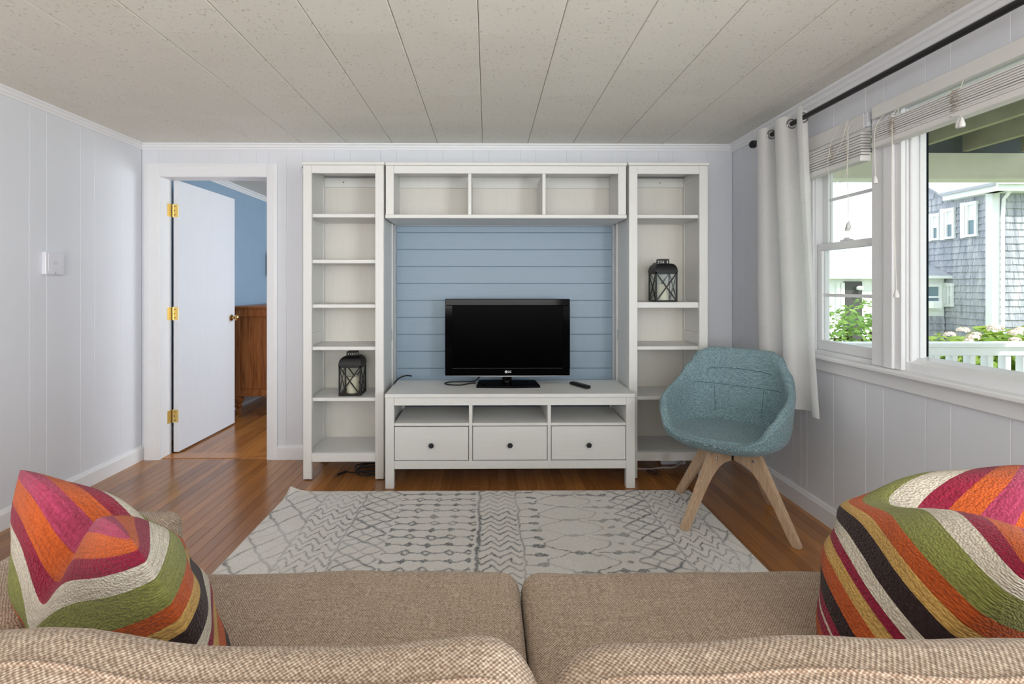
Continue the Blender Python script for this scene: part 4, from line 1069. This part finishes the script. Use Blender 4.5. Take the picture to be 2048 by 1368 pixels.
# ---- striped pillows
def pillow(A, Bp, lean, H, T, dent, label, seed, crease, fat=(1, 1)):
    """A, Bp: the two upper corners (far, near)"""
    A = Vector(A); Bp = Vector(Bp); d = (Bp - A); W_ = d.length; d.normalize()
    nrm = Vector((-d.y, d.x, 0)).normalized()
    if nrm.y < 0: nrm = -nrm
    up = Vector((0, 0, 1)) * math.cos(lean) - nrm * math.sin(lean); nr = nrm * math.cos(lean) + Vector((0, 0, 1)) * math.sin(lean)
    mid = (A + Bp) / 2 - up * (H / 2)
    N = 44; mb = MB(); uvs = []
    rng = random.Random(seed); ph = [rng.uniform(0, 6.28) for _ in range(6)]
    def pos(s_, t_, sd):
        th_ = T * max(0.0, (1 - abs(s_) ** 2.4)) ** 0.75 * max(0.0, (1 - abs(t_) ** 2.4)) ** (0.80 if t_ > 0 else 0.55)
        x = s_ * (1 - 0.06 * (1 - t_ * t_)); y = t_ * (1 - 0.05 * (1 - s_ * s_))
        g = math.exp(-((s_ - crease) / 0.34) ** 2); f = max(0.0, (t_ + 0.6) / 1.6) ** 1.4
        cr = (abs(s_) * abs(t_)) ** 5; x *= 1 - 0.085 * cr; y *= 1 - 0.085 * cr
        yy = y * H / 2 - dent * g * f
        th_ *= (1 + 0.22 * g * f) * (fat[0] if sd > 0 else fat[1])
        wr = 0.006 * (math.sin(s_ * 7 + t_ * 5 + ph[0]) + 0.7 * math.sin(t_ * 11 - s_ * 4 + ph[1])) * (1 - s_ ** 4) * (1 - t_ ** 4)
        return mid + d * (x * W_ / 2) + up * yy + nr * (sd * th_ + wr)
    q_ = lambda i: math.sin((-1 + 2 * i / N) * PI / 2)
    arc = [0.0] * (N + 1)     # cloth length from the top seam, at a quarter of the width
    for j in range(N - 1, -1, -1): arc[j] = arc[j + 1] + (pos(0.62, q_(j), 1) - pos(0.62, q_(j + 1), 1)).length
    ids = {}
    for sd in (1, -1):
        for i in range(N + 1):
            for j in range(N + 1):
                border = i in (0, N) or j in (0, N)
                key = (i, j, 0 if border else sd)
                if key not in ids: ids[key] = len(mb.v); mb.v.append(tuple(pos(q_(i), q_(j), sd))); uvs.append((W_ * (q_(i) + 1) / 2, arc[j]))
        for i in range(N):
            for j in range(N):
                g_ = lambda a, b_: ids[(a, b_, 0 if a in (0, N) or b_ in (0, N) else sd)]
                q = (g_(i, j), g_(i + 1, j), g_(i + 1, j + 1), g_(i, j + 1)); mb.f.append(q if sd > 0 else q[::-1])
    me = mb.mesh('striped_pillow', True)
    uvl = me.uv_layers.new(name='UVMap')
    for lp in me.loops: uvl.data[lp.index].uv = uvs[lp.vertex_index]
    o = tag(obj('striped_pillow', me, 'pillow'), label, 'pillow', 'striped pillows in the sofa corners')
    return o
pillow((-0.888, 0.930, 0.872), (-0.492, 0.680, 0.866), math.radians(23), 0.45, 0.118, 0.095, 'plump striped pillow in orange, green, black and magenta in the left sofa corner', 1, 0.02, (0.78, 1.0))
pillow((1.095, 0.985, 0.856), (0.735, 0.640, 0.842), math.radians(32), 0.46, 0.140, 0.11, 'plump striped pillow with a folded top in the right sofa corner, nearest the window', 2, 0.0, (1.15, 1.0))

# ================================================================== CURTAIN
rod = thing('curtain_rod', 'long black curtain rod with ball finial above the windows', 'curtain rod', (1.60, 1.6, 2.04))
RZ = 2.050
obj('pole', MB().tube([(1.60, 2.945, RZ), (1.60, 0.30, RZ)], 0.0125, 14), 'rod', rod, smooth=40)
obj('finial', MB().lathe([(0.0, 2.995), (0.014, 2.990), (0.022, 2.977), (0.024, 2.966), (0.020, 2.953), (0.013, 2.946), (0.013, 2.940)], 1.60, 0.0, 16, 'y', RZ), 'rod', rod, smooth=40)
for yb_ in (2.70, 0.42):
    obj('bracket', MB().box(1.592, XR, yb_ - 0.006, yb_ + 0.006, RZ - 0.030, RZ - 0.0135, c=0.002).box(XR - 0.006, XR, yb_ - 0.012, yb_ + 0.012, RZ - 0.055, RZ + 0.01, c=0.002), 'rod', rod)
cu = thing('curtain', 'white linen grommet curtain gathered in the corner beside the windows', 'curtain', (1.60, 2.66, 0.57))
NS, NTt = 120, 48; PER = 2.75
def cpos(s_, t_):
    zt = RZ + 0.040; zb = 0.572
    z_ = zt + (zb - zt) * t_
    y0_ = 2.925; y1_ = 2.440 - 0.120 * t_ ** 1.6 - 0.02 * math.sin(t_ * 3.1)
    a = 2 * PI * PER * s_ + 0.35 * math.sin(t_ * 2.0 + s_ * 4) + 0.6
    A = 0.046 * (1 - 0.25 * t_)
    y_ = y0_ + (y1_ - y0_) * s_ + 0.016 * math.sin(2 * a) * (1 - 0.4 * t_)
    x_ = 1.596 + A * math.sin(a) - 0.012 * t_ + 0.006 * math.sin(5 * t_ + 9 * s_) * t_
    return (x_, y_, z_)
cm = MB(); cm.v = [cpos(i / NS, j / NTt) for j in range(NTt + 1) for i in range(NS + 1)]
cm.f = [(j * (NS + 1) + i, j * (NS + 1) + i + 1, (j + 1) * (NS + 1) + i + 1, (j + 1) * (NS + 1) + i) for j in range(NTt) for i in range(NS)]
co_ = obj('cloth', cm, 'curtain', cu, smooth=80)
def hem(t0, t1, off):
    hm = MB(); hm.v = []
    for j in range(5):
        for i in range(NS + 1):
            p = Vector(cpos(i / NS, t0 + (t1 - t0) * j / 4)); e = Vector(cpos(min(1, i / NS + 0.004), t0)) - Vector(cpos(max(0, i / NS - 0.004), t0)); nn = Vector((e.y, -e.x, 0)).normalized()
            if nn.x > 0: nn = nn
            hm.v.append(tuple(p + nn * off))
    hm.f = [(j * (NS + 1) + i, j * (NS + 1) + i + 1, (j + 1) * (NS + 1) + i + 1, (j + 1) * (NS + 1) + i) for j in range(4) for i in range(NS)]
    return hm
obj('hem', hem(0.955, 1.0, 0.0012), 'curtain', cu, smooth=80); obj('heading', hem(0.0, 0.055, 0.0012), 'curtain', cu, smooth=80)
prev = None
for i in range(NS + 1):
    p = cpos(i / NS, 0.028)
    if prev is not None and (p[0] - 1.60) * (prev[0] - 1.60) < 0:
        yy = (p[1] + prev[1]) / 2; tg = Vector((p[0] - prev[0], p[1] - prev[1], 0)).normalized(); nn = Vector((tg.y, -tg.x, 0))
        rr = [Vector((1.60, yy, RZ)) + (tg * math.cos(a) + Vector((0, 0, 1)) * math.sin(a)) * 0.024 for a in [2 * PI * k / 24 for k in range(24)]]
        obj('grommet', MB().tube(rr, 0.0045, 8, loop=True), 'steel', cu, smooth=60)
    prev = p

# ================================================================== BLINDS
def tassel(parent, x, y, z):
    obj('tassel', MB().lathe([(0.0, 0.0), (0.009, 0.001), (0.010, 0.010), (0.006, 0.024), (0.003, 0.034), (0.0, 0.036)], x, y, 12, 'z', z), 'blind', parent, smooth=40)
def tangle(parent, x, y, z0, z1, wd, seed, k=14):
    r = random.Random(seed); m = MB()
    for i in range(k):
        zz = z0 + (z1 - z0) * (i + 0.5) / k; ya = y - wd * r.uniform(0.5, 1.0); yb = y + wd * r.uniform(0.5, 1.0)
        m.tube(spline([(x - r.uniform(0, .004), ya, zz + r.uniform(-.006, .006)), (x - r.uniform(.003, .010), (ya + yb) / 2, zz + r.uniform(-.008, .008)), (x - r.uniform(0, .004), yb, zz + r.uniform(-.006, .006))], 4), 0.0011, 5)
    obj('ladder_yarn', m, 'yarn', parent)
bA = thing('window_blind', 'raised white slat blind on the narrow window next to the curtain', 'blind', (1.67, 2.38, 1.745), 'raised slat blinds at the windows')
obj('valance', bx(1.672, 1.688, 2.185, 2.640, 1.897, 1.966, c=0.002), 'blind', bA)
obj('head_rail', bx(1.6725, 1.6885, 2.164, 2.1845, 1.900, 1.962, c=0.002), 'plastic_white', bA)
obj('mount_strip', bx(1.676, 1.6895, 2.166, 2.640, 1.878, 1.8965), 'blind', bA)
rnd = random.Random(5)
for k in range(8):
    z_ = 1.776 + k * 0.0125
    obj('slat', bx(1.640 + rnd.uniform(0, .004), 1.688, 2.163, 2.640, z_ + rnd.uniform(0, .002), z_ + 0.0105, c=0.001), 'blind', bA)
obj('bottom_rail', bx(1.640, 1.688, 2.163, 2.640, 1.748, 1.774, c=0.002), 'blind', bA)
tangle(bA, 1.638, 2.335, 1.775, 1.86, 0.018, 1, 8); tangle(bA, 1.638, 2.575, 1.775, 1.86, 0.022, 2, 8)
obj('pull_cord', MB().tube(spline([(1.668, 2.235, 1.958), (1.634, 2.232, 1.90), (1.630, 2.228, 1.75), (1.632, 2.226, 1.60), (1.634, 2.226, 1.490)], 6), 0.0012, 6), 'cord', bA)
tassel(bA, 1.634, 2.226, 1.455); tassel(bA, 1.636, 2.236, 1.447)
lp = spline([(1.634, 2.235, 1.955), (1.628, 2.29, 1.93), (1.626, 2.335, 1.86), (1.626, 2.325, 1.80), (1.626, 2.27, 1.84), (1.628, 2.235, 1.92)], 8, True)
obj('cord_loop', MB().tube(lp, 0.0011, 6, loop=True), 'cord', bA)
lp = spline([(1.632, 2.345, 1.86), (1.626, 2.35, 1.75), (1.626, 2.31, 1.685), (1.626, 2.25, 1.68), (1.628, 2.225, 1.75), (1.632, 2.23, 1.90), (1.630, 2.29, 1.865)], 8, True)
obj('cord_loop', MB().tube(lp, 0.0011, 6, loop=True), 'cord', bA)

bB = thing('window_blind', 'raised white slat blind across the wide picture window', 'blind', (1.66, 1.25, 1.78), 'raised slat blinds at the windows')
obj('valance', bx(1.655, 1.6785, 0.42, 2.118, 1.914, 1.968, c=0.002), 'blind', bB)
for k in range(9):
    z_ = 1.806 + k * 0.0085
    obj('slat', bx(1.634 + rnd.uniform(0, .003), 1.676, 0.44, 2.088 + rnd.uniform(-.004, .004), z_ + rnd.uniform(0, .0012), z_ + 0.0072, c=0.001), 'blind', bB)
obj('bottom_rail', bx(1.632, 1.678, 0.44, 2.092, 1.782, 1.805, c=0.002), 'blind', bB)
for k, yy in enumerate((1.985, 1.715, 1.20, 0.75)):
    tangle(bB, 1.632, yy, 1.806, 1.885, 0.020, 20 + k)
    obj('lift_cord', MB().tube([(1.650, yy, 1.880), (1.662, yy, 1.9145)], 0.0012, 6), 'cord', bB)
obj('pull_cord', MB().tube(spline([(1.660, 2.06, 1.915), (1.630, 2.066, 1.86), (1.629, 2.068, 1.75), (1.631, 2.068, 1.665)], 6), 0.0012, 6), 'cord', bB); tassel(bB, 1.631, 2.068, 1.628)
obj('pull_cord', MB().tube(spline([(1.660, 1.985, 1.915), (1.629, 1.978, 1.86), (1.628, 1.972, 1.60), (1.632, 1.966, 1.30), (1.634, 1.964, 1.185)], 6), 0.0012, 6), 'cord', bB); tassel(bB, 1.634, 1.964, 1.150)
obj('pull_cord', MB().tube(spline([(1.634, 1.74, 1.80), (1.628, 1.72, 1.79), (1.630, 1.695, 1.784), (1.630, 1.69, 1.778)], 6), 0.0012, 6), 'cord', bB); tassel(bB, 1.630, 1.687, 1.742); tassel(bB, 1.632, 1.700, 1.744)

# ================================================================== OUTSIDE
gnd = struct(obj('ground', bx(1.9, 40, -12, 40, -0.9, -0.7), 'ground'), 'green lawn outside the windows', 'lawn')
deck = struct(obj('porch_floor', bx(xo + 0.005, 4.5, -2.2, 4.02, -0.30, -0.12), 'deck'), 'grey porch deck outside the windows', 'deck')
pc = struct(obj('porch_ceiling', bx(xo + 0.005, 4.62, -2.2, 4.05, 2.42, 2.50), 'porch_ceiling'), 'grey porch ceiling seen through the picture window', 'ceiling')
for x_ in (1.95, 2.40, 2.84, 3.26, 3.72, 4.18):
    obj('joist', bx(x_, x_ + 0.045, -2.2, 3.845, 2.25, 2.4195), 'joist', pc)
obj('end_board', bx(xo + 0.005, 4.62, 3.985, 4.02, 2.2005, 2.4195), 'porch_ceiling', pc)
pb = struct(obj('trim_8', MB().box(xo + 0.005, 4.44, 3.85, 3.984, 2.055, 2.24).box(xo + 0.005, 4.44, 3.846, 3.990, 2.038, 2.0545), 'porch_beam'), 'cream beam at the end of the porch', 'beam')
pb2 = struct(obj('trim_9', bx(4.4405, 4.57, -2.2, 3.99, 2.04, 2.24), 'porch_beam'), 'cream beam along the outer edge of the porch', 'beam')
po = struct(obj('porch_post', bx(4.445, 4.565, 3.86, 3.98, -0.12, 2.0395, c=0.006), 'ext_white'), 'white corner post of the porch', 'post')
rl = thing('porch_railing', 'white porch railing with square balusters outside the picture window', 'railing', (3.15, 3.91, -0.12))
obj('top_rail', bx(xo + 0.006, 4.444, 3.855, 3.985, 0.712, 0.748, c=0.006), 'ext_white', rl)
obj('sub_rail', bx(xo + 0.006, 4.444, 3.880, 3.925, 0.645, 0.7115, c=0.003), 'ext_white', rl)
obj('bottom_rail', bx(xo + 0.006, 4.444, 3.885, 3.955, -0.04, 0.03, c=0.003), 'ext_white', rl)
x_ = 1.98
while x_ < 4.42:
    obj('baluster', bx(x_, x_ + 0.042, 3.890, 3.950, 0.0305, 0.6445), 'ext_white', rl); x_ += 0.142

# neighbouring shingled house
HX, HY = 10.29, 10.0
ho = thing('shingled_house', 'grey shingled house with white trim across the garden', 'house', (12, 12, -0.7))
rr_ = random.Random(9)
def course_left(ya, yb, z0, hgt):
    m = MB(); y_ = ya
    while y_ < yb - 0.02:
        wd = rr_.uniform(0.09, 0.19); ye = min(y_ + wd, yb); t0 = 0.028 + rr_.uniform(-.004, .004)
        m.prism([(HX - t0, z0 + rr_.uniform(-.006, .003)), (HX - 0.004, z0 + hgt + 0.02), (HX, z0 + hgt + 0.02), (HX, z0)], 'y', y_, ye - 0.005); y_ = ye
    return m
def course_front(xa, xb, z0, hgt, Y=HY):
    m = MB(); x_ = xa
    while x_ < xb - 0.02:
        wd = rr_.uniform(0.09, 0.19); xe = min(x_ + wd, xb); t0 = 0.028 + rr_.uniform(-.004, .004)
        m.prism([(Y - t0, z0 + rr_.uniform(-.006, .003)), (Y - 0.004, z0 + hgt + 0.02), (Y, z0 + hgt + 0.02), (Y, z0)], 'x', x_, xe - 0.005); x_ = xe
    return m
wall_h = obj('wall', MB().box(HX, 14.5, HY, 12.75, -0.7, 3.07).prism([(10.87, 3.07), (12.75, 3.07), (11.81, 3.70)], 'x', HX, 14.5), 'shingle', ho)
H_ = 0.142; z_ = -0.35
while z_ < 4.4:
    ya = HY if z_ + H_ < 3.09 else 10.90 + (z_ + H_ - 3.07) / 0.67
    yb = 12.75 if z_ + H_ < 3.09 else 12.72 - (z_ + H_ - 3.07) / 0.67
    if z_ + H_ < 1.45: yb = 11.02
    if ya < yb: obj('shingle_course', course_left(ya, yb, z_, H_), 'shingle', wall_h)
    if z_ + H_ < 3.09: obj('shingle_course', course_front(HX + 0.10, 13.6, z_, H_), 'shingle', wall_h)
    z_ += H_
obj('corner_board', MB().box(HX - 0.05, HX + 0.10, HY - 0.05, HY, -0.7, 3.08).box(HX - 0.05, HX, HY, HY + 0.09, -0.7, 3.08), 'ext_white', ho)
fa = obj('fascia', MB().box(HX - 0.22, HX - 0.18, HY - 0.28, 10.87, 3.08, 3.22).box(HX - 0.18, HX, HY - 0.28, 10.87, 3.08, 3.10), 'ext_white', ho)
obj('fascia', MB().box(HX - 0.22, 14.0, HY - 0.32, HY - 0.28, 3.08, 3.24).box(HX - 0.18, 14.0, HY - 0.28, HY, 3.08, 3.10), 'ext_white', ho)
obj('gutter', bx(HX - 0.27, HX - 0.225, HY - 0.28, 10.87, 3.19, 3.25), 'silver', ho)
obj('gutter', bx(HX - 0.22, 14.0, HY - 0.38, HY - 0.325, 3.20, 3.26), 'ext_white', ho)
obj('roof', MB().prism([(HX - 0.24, 3.225), (14.8, 3.245), (14.8, 4.6), (12.4, 4.3)], 'y', HY - 0.27, 10.86), 'asphalt', ho)
obj('rake_board', MB().prism([(10.80, 3.08), (10.87, 3.08), (11.81, 3.71), (12.75, 3.08), (12.82, 3.08), (11.81, 3.76)], 'x', HX - 0.06, HX - 0.001), 'shingle', ho)
obj('downspout', MB().tube([(HX + 0.16, HY - 0.20, 3.10), (HX + 0.14, HY - 0.09, 2.95), (HX + 0.12, HY - 0.09, 2.6), (HX + 0.12, HY - 0.09, -0.6)], 0.032, 8), 'ext_white', ho, smooth=60)
def side_window(ya, yb, za, zb):
    wf = obj('window', MB().box(HX - 0.085, HX - 0.03, ya - 0.01, yb + 0.01, za, za + 0.05).box(HX - 0.085, HX - 0.03, ya - 0.01, yb + 0.01, zb - 0.07, zb).box(HX - 0.075, HX - 0.03, ya, ya + 0.05, za + 0.05, zb - 0.07).box(HX - 0.075, HX - 0.03, yb - 0.05, yb, za + 0.05, zb - 0.07).box(HX - 0.06, HX - 0.03, ya + 0.05, yb - 0.05, (za + zb) / 2 - 0.02, (za + zb) / 2 + 0.02), 'ext_white', ho)
    obj('pane', bx(HX - 0.045, HX - 0.035, ya + 0.05, yb - 0.05, za + 0.05, (za + zb) / 2 - 0.02), 'ext_pane', wf)
    obj('pane', bx(HX - 0.045, HX - 0.035, ya + 0.05, yb - 0.05, (za + zb) / 2 + 0.02, zb - 0.07), 'ext_white', wf)
    obj('shutter', bx(HX - 0.07, HX - 0.03, yb + 0.02, yb + 0.12, za - 0.01, zb + 0.01), 'ext_white', wf)
side_window(10.26, 10.50, 2.24, 2.98); side_window(10.76, 10.98, 2.24, 2.92); side_window(11.12, 11.32, 2.24, 2.85)
side_window(10.80, 10.93, 0.74, 1.26)
# low wing
wg = thing('low_wing', 'low white garden wing with grey roof beside the shingled house', 'building', (8.5, 11.6, -0.7))
WY = 11.03
obj('wall', bx(6.4, HX - 0.03, WY, 13.0, -0.7, 1.36), 'ext_white', wg)
z_ = -0.35
while z_ < 0.50:
    obj('shingle_course', course_front(9.2, HX - 0.035, z_, H_, WY), 'shingle', wg); z_ += H_
obj('eave', bx(6.2, HX - 0.03, WY - 0.20, WY + 0.0, 1.362, 1.425), 'ext_white', wg)
obj('roof', MB().prism([(WY - 0.20, 1.4255), (11.62, 1.80), (13.2, 1.60), (13.2, 1.4255)], 'x', 6.2, HX - 0.03), 'asphalt', wg)
def front_window(xa, xb, za, zb, Y=WY):
    wf = obj('window', MB().box(xa, xb, Y - 0.05, Y - 0.001, za, za + 0.05).box(xa, xb, Y - 0.05, Y - 0.001, zb - 0.06, zb).box(xa, xa + 0.06, Y - 0.05, Y - 0.001, za + 0.05, zb - 0.06).box(xb - 0.06, xb, Y - 0.05, Y - 0.001, za + 0.05, zb - 0.06).box(xa + 0.06, xb - 0.06, Y - 0.045, Y - 0.001, (za + zb) / 2 - 0.02, (za + zb) / 2 + 0.02), 'ext_white', wg)
    obj('pane', bx(xa + 0.06, xb - 0.06, Y - 0.02, Y - 0.002, za + 0.05, zb - 0.06), 'ext_pane', wf)
    return wf
wf = front_window(9.70, 10.16, 0.66, 1.24)
obj('air_conditioner', bx(9.80, 10.02, WY - 0.22, WY - 0.051, 0.70, 0.86, c=0.01), 'ext_white', wf)
obj('recessed_door', bx(7.98, 8.38, WY - 0.03, WY - 0.001, -0.5, 1.30), 'dark_door', wg)
for xa in (7.80, 7.90):
    obj('shutter', bx(xa, xa + 0.075, WY - 0.05, WY - 0.001, 0.55, 1.27), 'ext_white', wg)
obj('porch_lamp', MB().lathe([(0.0, 0.0), (0.06, 0.01), (0.075, 0.05), (0.05, 0.09), (0.0, 0.10)], 8.27, WY - 0.11, 12, 'z', 1.10), 'ext_white', wg, smooth=40)

# shrubs
def shrub(name, label, cx, cy, rx, rz, ztop, nleaf, size, mat, seed, blooms=(), group=None):
    t = thing(name, label, 'shrub', (cx, cy, -0.7), group); r = random.Random(seed); m = MB()
    zc = ztop - rz
    for _ in range(nleaf):
        a = r.uniform(0, 2 * PI); b_ = math.acos(r.uniform(-0.75, 1)); q = r.uniform(0.72, 1.0) ** 0.7
        p = Vector((cx + rx * q * math.sin(b_) * math.cos(a), cy + rx * q * math.sin(b_) * math.sin(a), zc + rz * q * math.cos(b_)))
        nn = (p - Vector((cx, cy, zc))).normalized() + Vector((r.uniform(-.7, .7), r.uniform(-.7, .7), r.uniform(-.3, .9))); nn.normalize()
        u_ = nn.cross(Vector((r.uniform(-1, 1), r.uniform(-1, 1), r.uniform(-1, 1)))).normalized(); v_ = nn.cross(u_); L = size * r.uniform(0.6, 1.2); w_ = L * 0.36
        m.add([p - u_ * L * .5, p - v_ * w_ + nn * .012, p + u_ * L * .5, p + v_ * w_ + nn * .012], [(0, 1, 2), (0, 2, 3)])
    f = obj('foliage', m, mat, t); f['kind'] = 'stuff'
    st_ = MB()
    for k in range(6):
        a = k * PI / 3 + seed; st_.tube([(cx + .05 * math.cos(a), cy + .05 * math.sin(a), -0.69), (cx + .5 * rx * math.cos(a), cy + .5 * rx * math.sin(a), zc), (cx + .6 * rx * math.cos(a), cy + .6 * rx * math.sin(a), zc + .5 * rz)], 0.015, 6)
    obj('stems', st_, 'stem', t)
    for bx_, by_, bz_, br in blooms:
        bl = MB()
        for _ in range(90):
            d_ = Vector((r.gauss(0, 1), r.gauss(0, 1), abs(r.gauss(0, 1)) - .25)).normalized(); p = Vector((bx_, by_, bz_)) + Vector((d_.x, d_.y, d_.z * .6)) * br
            u_ = d_.cross(Vector((r.random(), r.random(), r.random()))).normalized(); v_ = d_.cross(u_); s_ = br * .26
            bl.add([p - u_ * s_, p - v_ * s_, p + u_ * s_, p + v_ * s_ + d_ * .004], [(0, 1, 2), (0, 2, 3)])
        obj('flower_head', bl, 'bloom', t)
shrub('hydrangea', 'flowering hydrangea behind the porch railing, left in the picture window', 4.50, 4.80, 0.42, 0.62, 0.74, 700, 0.11, 'leaf', 1, [(4.35, 4.62, .74, .043), (4.46, 4.60, .78, .050), (4.50, 4.55, .72, .050), (4.60, 4.62, .74, .036), (4.43, 4.52, .69, .036)], 'hydrangeas beyond the railing')
shrub('hydrangea', 'flowering hydrangea behind the porch railing, in front of the white corner board', 5.02, 4.85, 0.44, 0.66, 0.80, 760, 0.13, 'leaf', 2, [(4.78, 4.62, .80, .058), (4.90, 4.55, .76, .050), (5.03, 4.62, .78, .050), (4.84, 4.50, .70, .043), (5.10, 4.55, .72, .043)], 'hydrangeas beyond the railing')
shrub('hydrangea', 'flowering hydrangea at the right edge of the picture window', 5.55, 4.95, 0.46, 0.66, 0.80, 760, 0.13, 'leaf', 3, [(5.30, 4.68, .80, .050), (5.42, 4.66, .80, .058), (5.35, 4.55, .72, .043), (5.62, 4.66, .78, .050)], 'hydrangeas beyond the railing')
shrub('garden_shrub', 'leafy green shrub outside the narrow window, nearer the curtain', 4.38, 6.15, 0.50, 0.80, 0.97, 900, 0.085, 'shrub_leaf', 4, [], 'green shrubs outside the narrow window')
shrub('garden_shrub', 'taller leafy green shrub outside the narrow window, nearer the mullion', 4.95, 6.30, 0.52, 0.85, 1.06, 900, 0.085, 'shrub_leaf', 5, [], 'green shrubs outside the narrow window')
